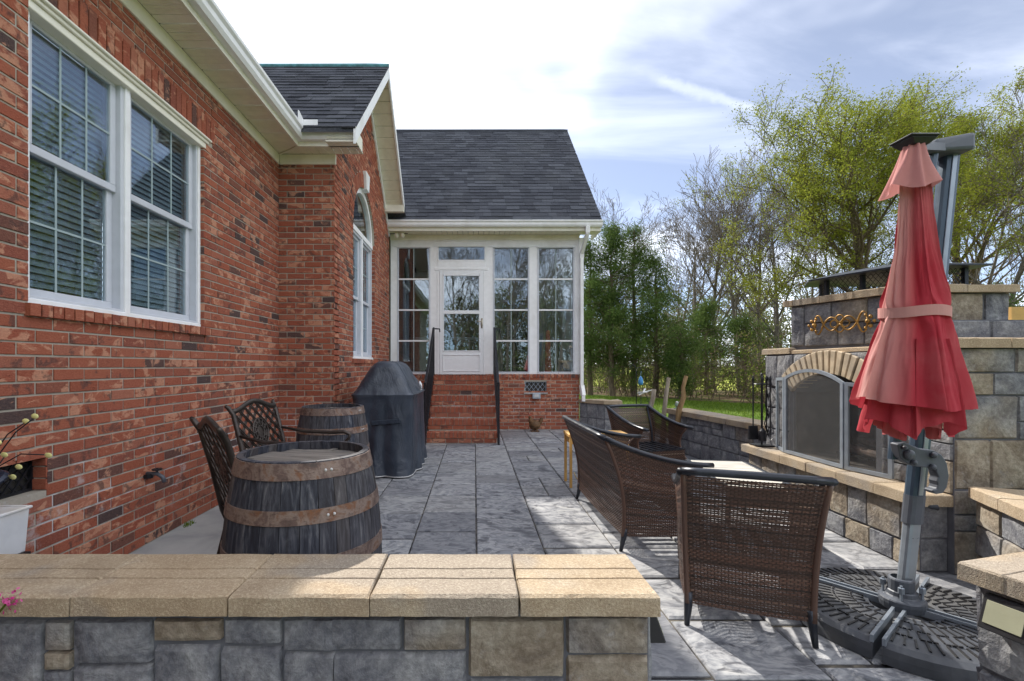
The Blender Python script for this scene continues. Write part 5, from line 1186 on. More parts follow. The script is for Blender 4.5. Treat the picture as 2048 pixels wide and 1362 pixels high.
def make_wicker(label, W, loc, rz, name='wicker_armchair', cat='armchair', D=.60, BHt=.755, AHt=.575):
    t = thing(name, label, cat, loc, rz, 'dark wicker patio seats'); h = W / 2; z0 = .10; yb0 = -.26; lean = .125
    yb = lambda z: yb0 - lean * max(0, (z - z0) / (BHt - z0)) ** 1.4 + .035 * math.sin(max(0, min(1, (z - z0) / (BHt - z0))) * math.pi)
    hx = lambda z: h - .03 + .03 * ((z - z0) / BHt)
    m = MB(); S = lambda u, v: Vector(((2 * u - 1) * (hx(z0 + v * (BHt - z0)) - .012), yb(z0 + v * (BHt - z0)) - .012 * math.sin(u * math.pi), z0 + v * (BHt - z0 - .02)))
    weave(m, S, lambda u, v: Vector((0, -1, .1)), 66, max(30, int(W / .0165))); m.build('back_weave', 'wicker', t, world=False)
    arm = lambda y: AHt + (BHt - AHt) * max(0, (.20 - (y - yb(BHt)) / 1.0) / .20 if False else 1 - (y - yb(BHt)) / (.34 - yb(BHt))) ** 1.9
    yf = lambda v: .26 - .11 * math.sin(min(1, max(0, (v - .25) / .75)) * math.pi) + .03 * (1 - v)
    for s in (-1, 1):
        m = MB()
        def S2(u, v):
            zb = z0; y = 0
            for _ in range(3):
                pass
            yF = yf(v); 
            # iterate for top edge
            y = yb(z0 + v * (BHt - z0)) + u * (yF - yb(z0 + v * (BHt - z0))); top = arm(y) - .012; z = z0 + v * (top - z0)
            y = yb(z) + u * (yF - yb(z)); return Vector((s * (hx(z) + .012 * math.sin(u * math.pi)), y, z))
        weave(m, S2, lambda u, v: Vector((s, 0, 0)), 56, 38); m.build('side_weave', 'wicker', t, world=False)
        m = MB(); m.cc = (.5, .3, .3); m.tube([S2(1, j / 12) for j in range(13)], .012, 6, .9); m.build('edge_wrap', 'wicker', t, smooth=True, world=False); m = MB(); m.cc = (.5, .3, .3); m.tube([S2(.0, j / 12) + Vector((-s * .006, 0, 0)) for j in range(13)], .014, 6, 1.0); m.build('edge_wrap', 'wicker', t, smooth=True, world=False)
        m = MB(); pts = [(s * hx(BHt), yb(BHt), BHt)] + [(s * (hx(.6) + .004), y, arm(y)) for y in [yb(BHt) + (.33 - yb(BHt)) * i / 12 for i in range(1, 13)]]; m.tube(pts, .017, 8, 1.35); m.build('arm_rail', 'chair_metal', t, smooth=True, world=False)
        for (y, tp) in ((yb0 + .015, -.03), (.235, .03)): m = MB(); m.tube([(s * (hx(z0) - .012), y, z0 + .05), (s * (hx(z0) - .010), y + tp * .2, z0), (s * (hx(z0) - .002), y + tp, 0)], [.021, .020, .012], 8); m.build('leg', 'chair_metal', t, smooth=True, world=False)
    m = MB(); m.tube([(hx(BHt) * (-1 + 2 * i / 8), yb(BHt) - .012 * math.sin(i / 8 * math.pi), BHt + .004 * math.sin(i / 8 * math.pi)) for i in range(9)], .018, 8, 1.3); m.build('top_rail', 'chair_metal', t, smooth=True, world=False)
    m = MB(); S3 = lambda u, v: Vector(((2 * u - 1) * (h - .035), .255 - .0 * v, z0 + v * .235)); weave(m, S3, lambda u, v: Vector((0, 1, 0)), 20, int(W / .02)); m.build('front_weave', 'wicker', t, world=False)
    m = MB(); x = -h + .06
    m.bar((-h + .03, -.22, .335), (h - .03, -.22, .335), .03, .02); m.bar((-h + .03, .24, .335), (h - .03, .24, .335), .03, .02); m.build('seat_frame', 'chair_metal', t, world=False)
    k = int((W - .08) / .075)
    for i in range(k): m = MB(); x = -h + .075 + (W - .15) * i / (k - 1); m.box(x - .019, x + .019, -.23, .25, .346, .353); m.build('seat_slat', 'chair_metal', t, world=False)
    for s in (-1, 1): m = MB(); m.tube([(s * (hx(z) - .03), yb(z) + .02, z) for z in (.12, .3, .5, .74)], .011, 6); m.build('back_stile', 'chair_metal', t, smooth=True, world=False)
    return t
f = Vector((.35, .93, 0)).normalized(); make_wicker('brown wicker armchair in the right foreground with its back to the camera', .58, tuple(Vector((1.255, 2.165, 0)) + f * .27), heading(f.x, f.y))
make_wicker('brown wicker loveseat facing right, its tall pale back towards the steps', 1.30, (1.235, 3.765, 0), heading(1, .02), 'wicker_loveseat', 'loveseat')
f = Vector((.31, -.95, 0)).normalized(); make_wicker('brown wicker armchair facing the camera in front of the back stone wall', .58, tuple(Vector((1.83, 5.56, 0)) + f * .34), heading(f.x, f.y), D=.6)

# coffee table
ct = thing('coffee_table', 'low coffee table with tan tile top and dark metal frame', 'table', (1.93, 3.47, 0), R(-9))
m = MB(); hw, hl = .235, .47
for b in ((-hw, hw, hl - .03, hl), (-hw, hw, -hl, -hl + .03), (-hw, -hw + .03, -hl + .03, hl - .03), (hw - .03, hw, -hl + .03, hl - .03)): m.box(*b, .425, .45)
m.build('top_frame', 'chair_metal', ct, bevel=.004, world=False)
for i in range(3): m = MB().rc(); y = -hl + .034 + i * .302; m.box(-hw + .034, hw - .034, y, y + .297, .43, .4475); m.build('tile', 'tile_tan', ct, bevel=.003, world=False)
for sx in (-1, 1):
    for sy in (-1, 1): m = MB(); m.tube([(sx * (hw - .02), sy * (hl - .03), .43), (sx * (hw - .02), sy * (hl - .03), 0)], [.018, .013], 8); m.build('leg', 'chair_metal', ct, smooth=True, world=False)
m = MB(); m.box(-hw + .01, hw - .01, -hl + .01, -hl + .025, .33, .425); m.build('apron', 'wicker', ct, world=False); m = MB(); m.box(-hw + .01, hw - .01, hl - .025, hl - .01, .33, .425); m.build('apron', 'wicker', ct, world=False)
# yellow side table behind the loveseat
st = thing('side_table', 'small yellow wooden side table behind the loveseat', 'table', (1.25, 4.92, 0))
m = MB(); m.box(.955, 1.57, 4.76, 5.08, .505, .54); m.build('table_top', 'pine_wood', st, bevel=.005); m = MB(); m.box(.975, 1.55, 4.78, 4.80, .44, .505); m.box(.975, .995, 4.80, 5.05, .44, .505); m.build('apron', 'pine_wood', st)
for x in (.962, 1.535):
    for y in (4.77, 5.045): m = MB(); m.box(x, x + .025, y, y + .025, 0, .505); m.build('leg', 'pine_wood', st)
m = MB(); m.tube([(1.0, 4.76, .16), (1.02, 4.74, .11), (1.06, 4.73, .07), (1.09, 4.735, .03), (1.07, 4.74, .015), (1.11, 4.72, .012)], .006, 5); m.tube([(1.03, 4.75, .02), (1.06, 4.72, .09), (1.10, 4.72, .10)], .005, 5); props(m.build('rope', 'rope_tan', smooth=True), 'tan rope end dangling at the leg of the yellow side table', 'rope')

# ------------------------------------------------------------------ cantilever umbrella and its weighted base
ub = thing('umbrella_base', 'round black weighted umbrella base of four ribbed segments on a steel cross', 'umbrella base', (2.06, 2.27, 0))
BR = .47
rot = R(38)
for k in range(4):
    a0, a1 = k * math.pi / 2 + rot, (k + 1) * math.pi / 2 + rot; m = MB(); n = 14; g = .016
    am = (a0 + a1) / 2; ox, oy_ = math.cos(am) * g * 1.4, math.sin(am) * g * 1.4
    prof = [(.11, .0), (.11, .078), (.16, .085), (.30, .084), (.425, .076), (.455, .062), (BR - .008, .035), (BR - .005, 0)]
    vs = []; 
    for (r, z) in prof:
        for i in range(n + 1): a = a0 + (a1 - a0) * i / n; vs.append((ox + r * math.cos(a), oy_ + r * math.sin(a), z))
    K = n + 1; fs = [(j * K + i, (j + 1) * K + i, (j + 1) * K + i + 1, j * K + i + 1) for j in range(len(prof) - 1) for i in range(n)]
    fs += [tuple(j * K for j in range(len(prof))), tuple(j * K + n for j in reversed(range(len(prof))))]
    m.add(vs, fs); sgm = m.build('segment', 'base_plastic', ub, world=False)
    m = MB()
    for (r0, r1, cnt) in ((.13, .17, 7), (.185, .24, 10), (.26, .315, 13), (.335, .405, 16)):
        for i in range(cnt):
            a = a0 + (a1 - a0) * (i + .5) / cnt; c, s = math.cos(a), math.sin(a); m.bar((ox + r0 * c, oy_ + r0 * s, .0855), (ox + r1 * c, oy_ + r1 * s, .084 if r1 < .33 else .080), .007, .006)
    for r in (.178, .25, .325):
        for i in range(24):
            if i % 4 == 3: continue
            a = a0 + .05 + (a1 - a0 - .1) * i / 24; b = a + (a1 - a0) * .75 / 24; m.bar((ox + r * math.cos(a), oy_ + r * math.sin(a), .086), (ox + r * math.cos(b), oy_ + r * math.sin(b), .086), .007, .006)
    m.build('ribs', 'solar_black', sgm, world=False)
for k in range(2):
    m = MB(); a = rot + k * math.pi / 2; c, s = math.cos(a), math.sin(a); px_, py_ = -s, c
    for q in (-1, 1): m.bar((-.47 * c + q * px_ * .02, -.47 * s + q * py_ * .02, .083), (.47 * c + q * px_ * .02, .47 * s + q * py_ * .02, .083), .012, .03)
    m.build('cross_beam', 'pole_silver', ub, world=False)
um = thing('cantilever_umbrella', 'closed faded red cantilever umbrella tied to a blue grey mast', 'umbrella', (2.06, 2.27, .085))
def along(pts, w, d, name, mat, parent, n=10):   # rounded rectangular mast section
    m = MB(); P = [Vector(p) for p in pts]; vs = []
    for i, p in enumerate(P):
        for k in range(16):
            a = 2 * math.pi * k / 16; c, s = math.cos(a), math.sin(a); e = 4.5; r = (abs(c) ** e + abs(s) ** e) ** (-1 / e); vs.append(p + Vector((w / 2 * r * c, d / 2 * r * s, 0)))
    fs = [(i * 16 + k, i * 16 + (k + 1) % 16, (i + 1) * 16 + (k + 1) % 16, (i + 1) * 16 + k) for i in range(len(P) - 1) for k in range(16)] + [tuple(reversed(range(16))), tuple((len(P) - 1) * 16 + k for k in range(16))]
    m.add(vs, fs); return m.build(name, mat, parent, smooth=False)
lx = lambda z: 2.062 + (z - .1) * .102
along([(lx(.09), 2.27, .09), (lx(.55), 2.27, .55)], .060, .048, 'lower_pole', 'pole_silver', um); along([(lx(.48), 2.27, .48), (lx(.615), 2.27, .615)], .072, .060, 'collar', 'cast_grey', um)
along([(lx(.60), 2.27, .60), (lx(1.4), 2.27, 1.4), (lx(2.27), 2.27, 2.27)], .070, .055, 'mast', 'umbrella_pole', um)
along([(lx(.62) - .0, 2.240, .62), (lx(1.4), 2.240, 1.4), (lx(2.25), 2.240, 2.25)], .022, .006, 'mast_track', 'pole_silver', um)
along([(1.953, 2.205, .80), (2.055, 2.205, 1.6), (2.137, 2.205, 2.22)], .036, .034, 'arm', 'umbrella_pole', um)
m = MB(); m.lathe([(0, -.01), (.085, -.01), (.09, .02), (.09, .04), (.062, .05), (.058, .075), (0, .08)], 22, (2.055, 2.27, .085)); m.lathe([(.044, .07), (.05, .075), (.05, .13), (.04, .135)], 18, (2.05, 2.27, .085)); m.build('foot_clamp', 'cast_grey', um, smooth=False, bevel=.004)
for (x, y) in ((2.005, 2.22), (2.105, 2.22), (2.005, 2.32), (2.105, 2.32)): m = MB(); m.lathe([(0, .03), (.013, .025), (.013, 0)], 6, (x, y, .165)); m.tube([(x, y, .13), (x, y, .20)], .006, 6); m.build('bolt', 'pole_silver', um)
tz = 2.25; m = MB(); m.hexa([(2.11, 2.19, tz - .02), (lx(tz) + .048, 2.19, tz - .01), (lx(tz) + .048, 2.33, tz - .01), (2.11, 2.33, tz - .02), (2.15, 2.2, tz + .045), (lx(tz) + .05, 2.19, tz + .075), (lx(tz) + .05, 2.33, tz + .075), (2.15, 2.32, tz + .045)]); m.build('mast_head', 'cast_grey', um, bevel=.016, seg=2)
# crank bracket with the curved handle
def plate(pts, y0, y1, name, mat, parent): m = MB(); m.prism([(x, y1, z) for x, z in pts], (0, y0 - y1, 0)); return m.build(name, mat, parent, bevel=.01, seg=2)
ax = lambda px: (px - 949) * 2.18 / 945
az = lambda py: 1.236 - (py - 731) * 2.18 / 945
hp = [(1786, 887), (1800, 883), (1832, 896), (1858, 899), (1874, 908), (1884, 925), (1888, 950), (1884, 972), (1876, 984), (1862, 986), (1855, 981), (1856, 977), (1864, 975), (1866, 968), (1864, 960), (1867, 952), (1864, 944), (1862, 936), (1850, 934), (1822, 931), (1806, 925), (1792, 914)]
hd = plate([(ax(x), az(y)) for x, y in hp][::-1], 2.155, 2.20, 'handle_bracket', 'cast_grey', um)
for (x, y, r) in ((1806, 907, .024), (1854, 908, .014), (1815, 922, .012), (1852, 931, .013), (1796, 893, .010)): m = MB(); p = Vector((ax(x), 2.155, az(y))); m.tube([p, p + Vector((0, -.012, 0)), p + Vector((0, -.02, 0))], [r, r, r * .6], 10); m.build('bolt_cover', 'cast_grey', hd, smooth=True)
m = MB(); m.tube([(lx(.57) + .045, 2.24, .565), (lx(.57) + .075, 2.23, .565)], [.008, .014], 10); m.build('tension_knob', 'black_iron', um)
# closed canopy
CXT = 2.21; cxs = [(2.215, 1.945), (2.19, 1.945), (1.465, 1.955), (.95, 1.925)]; CYc = 2.09
def axis(z): return 1.945 if z > 1.4 else 1.945 - (1.4 - z) * .085
def canopy_r(z):
    pts = [(2.2, .03), (2.05, .046), (1.9, .060), (1.75, .074), (1.6, .098), (1.50, .122), (1.465, .120), (1.43, .126), (1.35, .146), (1.22, .178), (1.10, .208), (1.0, .230), (.93, .24)]
    for (za, ra), (zb, rb) in zip(pts, pts[1:]):
        if za >= z >= zb: return ra + (rb - ra) * (za - z) / (za - zb)
    return pts[-1][1]
def clothmesh(nu, nv, zt, zb, hem, amp, nf, scale, ph, fade, name, ov=.5):
    m = MB(); vs = []; cs = []
    for j in range(nv + 1):
        for i in range(nu):
            s = i / nu * 2 * math.pi; t = j / nv; zbot = zb + hem(s); z = zt + (zbot - zt) * t
            fl = min(1, max(0, (1.50 - z) / .25)); tight = math.exp(-((z - 1.465) / .05) ** 2)
            A = amp * (1.25 - .35 * fl) * (1 - .7 * tight)
            r = canopy_r(z) * scale * (1 + A * math.sin(nf * s + ph) + .55 * A * math.sin((nf * 2 + 1) * s + 1.3 + 2 * z) + .25 * A * math.sin((nf * 4 + 1) * s + 5 * z))
            th = s + ov / nf * math.cos(nf * s + ph) * (1 - .7 * tight) + .25 * (1.5 - z)
            ns = noise.noise(Vector((math.cos(th) * 2.2, math.sin(th) * 2.2, z * 3.2))); r += (.014 * ns + .007 * noise.noise(Vector((math.cos(th) * 7, math.sin(th) * 7, z * 5 + 3 * th))) + .004 * noise.noise(Vector((math.cos(th) * 17, math.sin(th) * 17, z * 13)))) * (1 - tight)
            vs.append(Vector((axis(z) + r * math.cos(th), CYc + r * .80 * math.sin(th), z))); cs.append((fade(th, z), rng.random(), .5))
    m.v = [tuple(v) for v in vs]; m.c = cs; m.f = [(j * nu + i, j * nu + (i + 1) % nu, (j + 1) * nu + (i + 1) % nu, (j + 1) * nu + i) for j in range(nv) for i in range(nu)]
    return m.build(name, 'umbrella_fabric', um, smooth=True)
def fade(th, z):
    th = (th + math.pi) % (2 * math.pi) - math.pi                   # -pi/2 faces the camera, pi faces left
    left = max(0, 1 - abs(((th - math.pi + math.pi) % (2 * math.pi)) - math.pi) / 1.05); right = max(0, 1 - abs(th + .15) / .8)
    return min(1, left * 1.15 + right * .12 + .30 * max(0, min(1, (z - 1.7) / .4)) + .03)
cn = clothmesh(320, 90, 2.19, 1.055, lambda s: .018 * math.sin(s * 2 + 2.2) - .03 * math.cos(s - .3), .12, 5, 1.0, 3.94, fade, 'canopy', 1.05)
m = None
clothmesh(160, 16, 1.35, .965, lambda s: .035 * math.sin(4 * s + 1), .16, 6, .74, 2.0, lambda a, z: .06, 'inner_fold', .9); clothmesh(120, 14, 1.30, .945, lambda s: .03 * math.sin(3 * s), .20, 5, .46, .5, lambda a, z: .30, 'inner_fold', 1.0)
# vent flap at the top
m = MB()
def vent(u, v):
    s = u * 2 * math.pi; z = 2.205 - v * (.195 + .02 * math.sin(3 * s + 1)); r = .036 + .052 * v ** 1.2 * (1 + .30 * math.sin(6 * s + .5)) + .004 * math.sin(9 * s); th = s + .10 * math.cos(6 * s) * v
    return Vector((1.943 - .015 * v + r * math.cos(th) * 1.05, CYc + r * math.sin(th), z))
m.grid(vent, 120, 16, True); m.c = [(.85 - .25 * rng.random() * .3, .5, .5)] * len(m.v); m.build('vent_flap', 'umbrella_fabric', um, smooth=True)
m = MB(); 0 and m.tube([Vector((axis(1.465) - .002 + .158 * math.cos(a) * (1 + .02 * math.sin(5 * a)), CYc + .132 * math.sin(a), 1.467 + .004 * math.sin(2 * a))) for a in [2 * math.pi * i / 40 for i in range(40)]], .004, 4, closed=True)
m2 = MB(); 
def strap(u, v): a = u * 2 * math.pi; return Vector((axis(1.465) - .002 + 0.129 * math.cos(a) * (1 + .015 * math.sin(5 * a)), CYc + .106 * math.sin(a), 1.445 + v * .045 + .004 * math.sin(3 * a)))
m2.grid(strap, 60, 2, True); m2.c = [(1, .5, .5)] * len(m2.v); m2.build('tie_strap', 'umbrella_fabric', um, solid=.003)
m = MB(); tx0 = 1.945; m.hexa([(tx0 - .035, CYc - .035, 2.20), (tx0 + .035, CYc - .035, 2.20), (tx0 + .035, CYc + .035, 2.20), (tx0 - .035, CYc + .035, 2.20), (tx0 - .062, CYc - .055, 2.228), (tx0 + .062, CYc - .055, 2.228), (tx0 + .062, CYc + .055, 2.228), (tx0 - .062, CYc + .055, 2.228)]); m.box(tx0 - .064, tx0 + .064, CYc - .057, CYc + .057, 2.229, 2.240); m.build('top_finial', 'solar_black', um, bevel=.005)
m = MB(); m.tube([(tx0, CYc, 2.2), (tx0, CYc, 1.0)], .016, 8); m.build('canopy_pole', 'umbrella_pole', um); m = MB(); m.bar((tx0, CYc, 2.20), (2.16, 2.2, 2.245), .05, .035); m.build('hanger_arm', 'cast_grey', um)

# ------------------------------------------------------------------ small things
def solar_light(loc, nrm, label):
    t = thing('solar_wall_light', label, 'wall light', loc); F = Fr(loc, nrm); off = Vector()
    m = MB(); m.hexa([F(-.056, -.05, .055), F(.056, -.05, .055), F(.056, -.05, -.002), F(-.056, -.05, -.002), F(-.056, .05, .018), F(.056, .05, .018), F(.056, .05, -.002), F(-.056, .05, -.002)]); m.v = [tuple(v) for v in m.v]; m.build('housing', 'solar_black', t, bevel=.004)
    m = MB(); m.hexa([F(-.044, -.030, .0505), F(.044, -.030, .0505), F(.044, -.030, .04), F(-.044, -.030, .04), F(-.044, .034, .0268), F(.044, .034, .0268), F(.044, .034, .012), F(-.044, .034, .012)]); m.build('panel', 'panel_cream', t)
mid = (ins[3] + ins[0]) / 2; d = ins[0] - ins[3]; nn = Vector((d.y, -d.x, 0)).normalized(); nn = nn if nn.x < 0 else -nn
solar_light((mid.x + nn.x * .02, mid.y + nn.y * .02, .475), nn, 'black solar light with cream panel on the stone pier at lower right')
solar_light((XE + .014, 1.44, .47), (1, 0, 0), 'black solar light on the end of the near stone wall')
# white pail with solar flower lights at the left edge
pl = thing('white_pail', 'white enamel pail with a raised letter at the left edge of the picture', 'pail', (-2.08, 1.95, 0))
m = MB(); cxp, cyp = -2.10, 2.03
m.hexa([(cxp - .09, cyp - .09, .40), (cxp + .09, cyp - .09, .40), (cxp + .09, cyp + .09, .40), (cxp - .09, cyp + .09, .40), (cxp - .10, cyp - .10, .60), (cxp + .10, cyp - .10, .60), (cxp + .10, cyp + .10, .60), (cxp - .10, cyp + .10, .60)]); m.build('pail_body', 'bucket_enamel', pl, bevel=.008)
m = MB(); m.tube([(cxp - .1, cyp - .1, .60), (cxp + .1, cyp - .1, .60), (cxp + .1, cyp + .1, .60), (cxp - .1, cyp + .1, .60)], .007, 6, closed=True); m.build('rim', 'bucket_enamel', pl)
m = MB(); ly = cyp - .103; lx0 = cxp + .035
m.box(lx0, lx0 + .01, ly - .006, ly + .01, .48, .56)
for z in (.48, .516, .55): m.box(lx0 + .01, lx0 + .045, ly - .006, ly + .01, z, z + .01)
m.build('letter', 'cream_trim', pl)
m = MB()
for (x, y) in ((-.08, -.08), (.08, -.08), (.08, .08), (-.08, .08)): m.box(cxp + x - .01, cxp + x + .01, cyp + y - .01, cyp + y + .01, 0, .40)
m.box(cxp - .1, cxp + .1, cyp - .1, cyp + .1, .375, .399); m.build('stand', 'black_iron', pl)
sf = thing('solar_flower_lights', 'black wire stems with pale yellow disc lights rising from the white pail', 'garden lights', (-2.10, 2.03, .60))
bx, by = -2.10, 2.03
def pt(px, py, Y=2.03): return Vector(((px - 949) * Y / 945, Y, 1.236 - (py - 731) * Y / 945))
for i, (px, py, bend) in enumerate(((73, 832, .05), (55, 842, .06), (12, 909, .02), (100, 910, .09), (41, 933, .03), (29, 953, .02), (0, 884, .03))):
    e = pt(px, py, 2.03 + .02 * (i % 3)); s0 = Vector((bx - .02 + .004 * i, by, .58)); mid = s0.lerp(e, .5) + Vector((-bend, 0, bend * .9)); m = MB(); m.tube([s0.lerp(mid, 0), s0.lerp(mid, .5) + Vector((-bend * .3, 0, 0)), mid, mid.lerp(e, .5) + Vector((-bend * .1, 0, bend * .35)), e], .0028, 5); s_ = m.build('stem', 'black_iron', sf, smooth=True)
    m = MB(); m.ell(e + Vector((0, -.008, 0)), .0165, .005, .0115, 12, 6, Matrix.Rotation(.2, 3, 'Y')); m.build('light_disc', 'yellow_disc', sf, smooth=True)
m = MB(); m.lathe([(0, .0), (.055, 0), (.058, .008), (.05, .018), (0, .02)], 16); m.v = [(x - 2.045, y + 2.0 - z * .8, .745 + z + y * .5) for x, y, z in m.v]; m.tube([(-2.06, 2.0, .74), (-2.1, 2.03, .58)], .007, 6); m.build('solar_disc', 'solar_panel', sf)
# pink flower at the left edge
pf = thing('pink_flower', 'small pink blossom poking up in front of the near coping', 'flower', (-1.27, 1.28, .55))
V = []; Fc = []; Cc = []
m = MB()
for i in range(46):
    c = Vector((-1.262 + rng.gauss(0, .014), 1.285 + rng.gauss(0, .008), .602 + rng.gauss(0, .014))); m.rc(); d = Vector((rng.gauss(0, 1), rng.gauss(0, 1), rng.gauss(0, 1))).normalized() * .011; e = d.cross(Vector((rng.random(), rng.random(), rng.random()))).normalized() * .005; m.add([c, c + d * .6 + e, c + d, c + d * .6 - e], [(0, 1, 2, 3)])
m.build('petals', 'petal_pink', pf); m = MB(); m.tube([(-1.36, 1.25, .0), (-1.35, 1.26, .35), (-1.30, 1.275, .55), (-1.262, 1.282, .60)], .003, 5); m.build('stem', 'leaf_brush', pf)
# hen figure
hn = thing('hen_figurine', 'rusty brown hen figurine against the porch brick base', 'figurine', (1.13, 8.86, 0))
m = MB(); hx_, hy_ = 1.13, 8.86; m.ell((hx_, hy_, .12), .11, .085, .095, 16, 10); m.ell((hx_ - .075, hy_, .20), .045, .04, .07, 12, 8); m.ell((hx_ - .09, hy_, .265), .033, .028, .033, 12, 8); m.build('body', 'rust_figure', hn, smooth=True)
m = MB(); m.ell((hx_ + .11, hy_, .19), .035, .02, .085, 10, 8, Matrix.Rotation(R(25), 3, 'Y')); m.build('tail', 'rust_figure', hn, smooth=True); m = MB(); m.hexa([(hx_ - .115, hy_ - .004, .285), (hx_ - .06, hy_ - .004, .285), (hx_ - .06, hy_ + .004, .285), (hx_ - .115, hy_ + .004, .285), (hx_ - .10, hy_ - .003, .325), (hx_ - .07, hy_ - .003, .325), (hx_ - .07, hy_ + .003, .325), (hx_ - .10, hy_ + .003, .325)]); m.tube([(hx_ - .115, hy_, .262), (hx_ - .15, hy_, .255)], [.01, .002], 6); m.build('comb', 'red_cloth', hn); m = MB(); m.box(hx_ - .05, hx_ - .03, hy_ - .05, hy_ - .03, 0, .06); m.box(hx_ + .03, hx_ + .05, hy_ - .05, hy_ - .03, 0, .06); m.box(hx_ - .08, hx_ + .08, hy_ - .06, hy_ + .06, 0, .012); m.build('foot', 'rust_figure', hn)
# driftwood, figurine, dragonfly, hook
def drift(pts, r, label, mat): m = MB(); P = [Vector(p) + Vector((noise.noise(Vector((i * 3.1, 1, r[0] * 90))) * .018, 0, 0)) for i, p in enumerate(pts)]; m.tube(P, [q * .66 for q in r], 9); props(m.build('driftwood_post', mat, smooth=True), label, 'post', 'weathered wood posts by the back wall')
drift([(2.66, 7.1, -.02), (2.67, 7.1, .35), (2.65, 7.1, .62), (2.68, 7.1, .74), (2.70, 7.1, .88)], [.06, .06, .055, .05, .045], 'short grey driftwood stump behind the far wicker armchair', 'driftwood')
drift([(2.74, 6.9, -.02), (2.76, 6.9, .35), (2.77, 6.9, .55), (2.80, 6.9, .8), (2.83, 6.9, 1.06)], [.055, .055, .048, .045, .040], 'tall pale grey driftwood post in the middle of three', 'driftwood')
drift([(2.81, 6.6, -.02), (2.83, 6.6, .4), (2.86, 6.6, .62), (2.92, 6.6, .80), (2.915, 6.6, .93), (2.96, 6.6, 1.09)], [.05, .055, .058, .05, .042, .04], 'crooked brown driftwood post leaning right, nearest the fireplace', 'driftwood_brown')
fg = thing('garden_figurine', 'pale green garden figurine beside the driftwood posts', 'figurine', (2.90, 7.25, 0)); m = MB(); m.ell((2.96, 6.95, .52), .06, .05, .10); m.ell((2.98, 6.92, .66), .045, .04, .045); m.ell((2.94, 6.93, .42), .05, .05, .06); m.tube([(2.96, 6.95, .45), (2.95, 6.95, .0)], .03, 8); m.build('figure', 'figurine_green', fg, smooth=True); m = MB(); m.ell((2.955, 6.90, .70), .016, .014, .016); m.ell((3.0, 6.90, .70), .016, .014, .016); m.build('eye', 'logo_white', fg, smooth=True)
df = thing('dragonfly_stake', 'white metal dragonfly on a thin garden stake beyond the far armchair', 'garden ornament', (3.2, 9.0, 0)); m = MB(); m.tube([(3.17, 9, -.05), (3.17, 9, .70)], .006, 6); m.tube([(3.28, 9, .68), (3.34, 9, .45)], .005, 6); m.build('stake', 'black_iron', df)
m = MB(); m.tube([(3.10, 9, .71), (3.2, 9, .715), (3.38, 9, .77)], [.012, .018, .006], 8); m.build('body', 'pale_metal', df, smooth=True); 
for (a, b) in (((3.2, 8.99, .72), (3.06, 8.86, .76)), ((3.2, 8.99, .71), (3.08, 8.86, .68)), ((3.22, 9.01, .72), (3.30, 9.14, .79)), ((3.22, 9.01, .71), (3.34, 9.14, .72))): m = MB(); m.bar(a, b, .035, .004); m.build('wing', 'pale_metal', df)
hk = thing('shepherd_hook', 'black shepherd hook with a small blue feeder on the lawn', 'garden hook', (3.77, 11, 0)); m = MB(); m.tube([(3.77, 11, -.06), (3.77, 11, 1.05), (3.75, 11, 1.2), (3.69, 11, 1.26), (3.63, 11, 1.22), (3.62, 11, 1.12)], .010, 6); m.tube([(3.77, 11, 1.05), (3.80, 11, 1.18), (3.86, 11, 1.2), (3.88, 11, 1.1)], .008, 6); m.build('hook', 'black_iron', hk, smooth=True); m = MB(); m.lathe([(0, 0), (.05, .01), (.06, .06), (.04, .16), (.015, .2), (0, .22)], 12, (3.87, 11, .78)); m.tube([(3.87, 11, .98), (3.88, 11, 1.1)], .004, 5); m.build('feeder', 'feeder_blue', hk, smooth=True)
# weed in the paving by the wall
wd = MB(); 
for i in range(60): a = rng.uniform(0, 6.28); l = rng.uniform(.01, .04); b = Vector((-2.22 + rng.gauss(0, .015), 3.66 + rng.gauss(0, .03), -.0)); wd.rc(); wd.add([b, b + Vector((.004, .002, 0)), b + Vector((math.cos(a) * l * .6, math.sin(a) * l * .6, l))], [(0, 1, 2)])
props(wd.build('weed', 'grass_blade'), 'small green weed at the foot of the brick wall', 'plant')

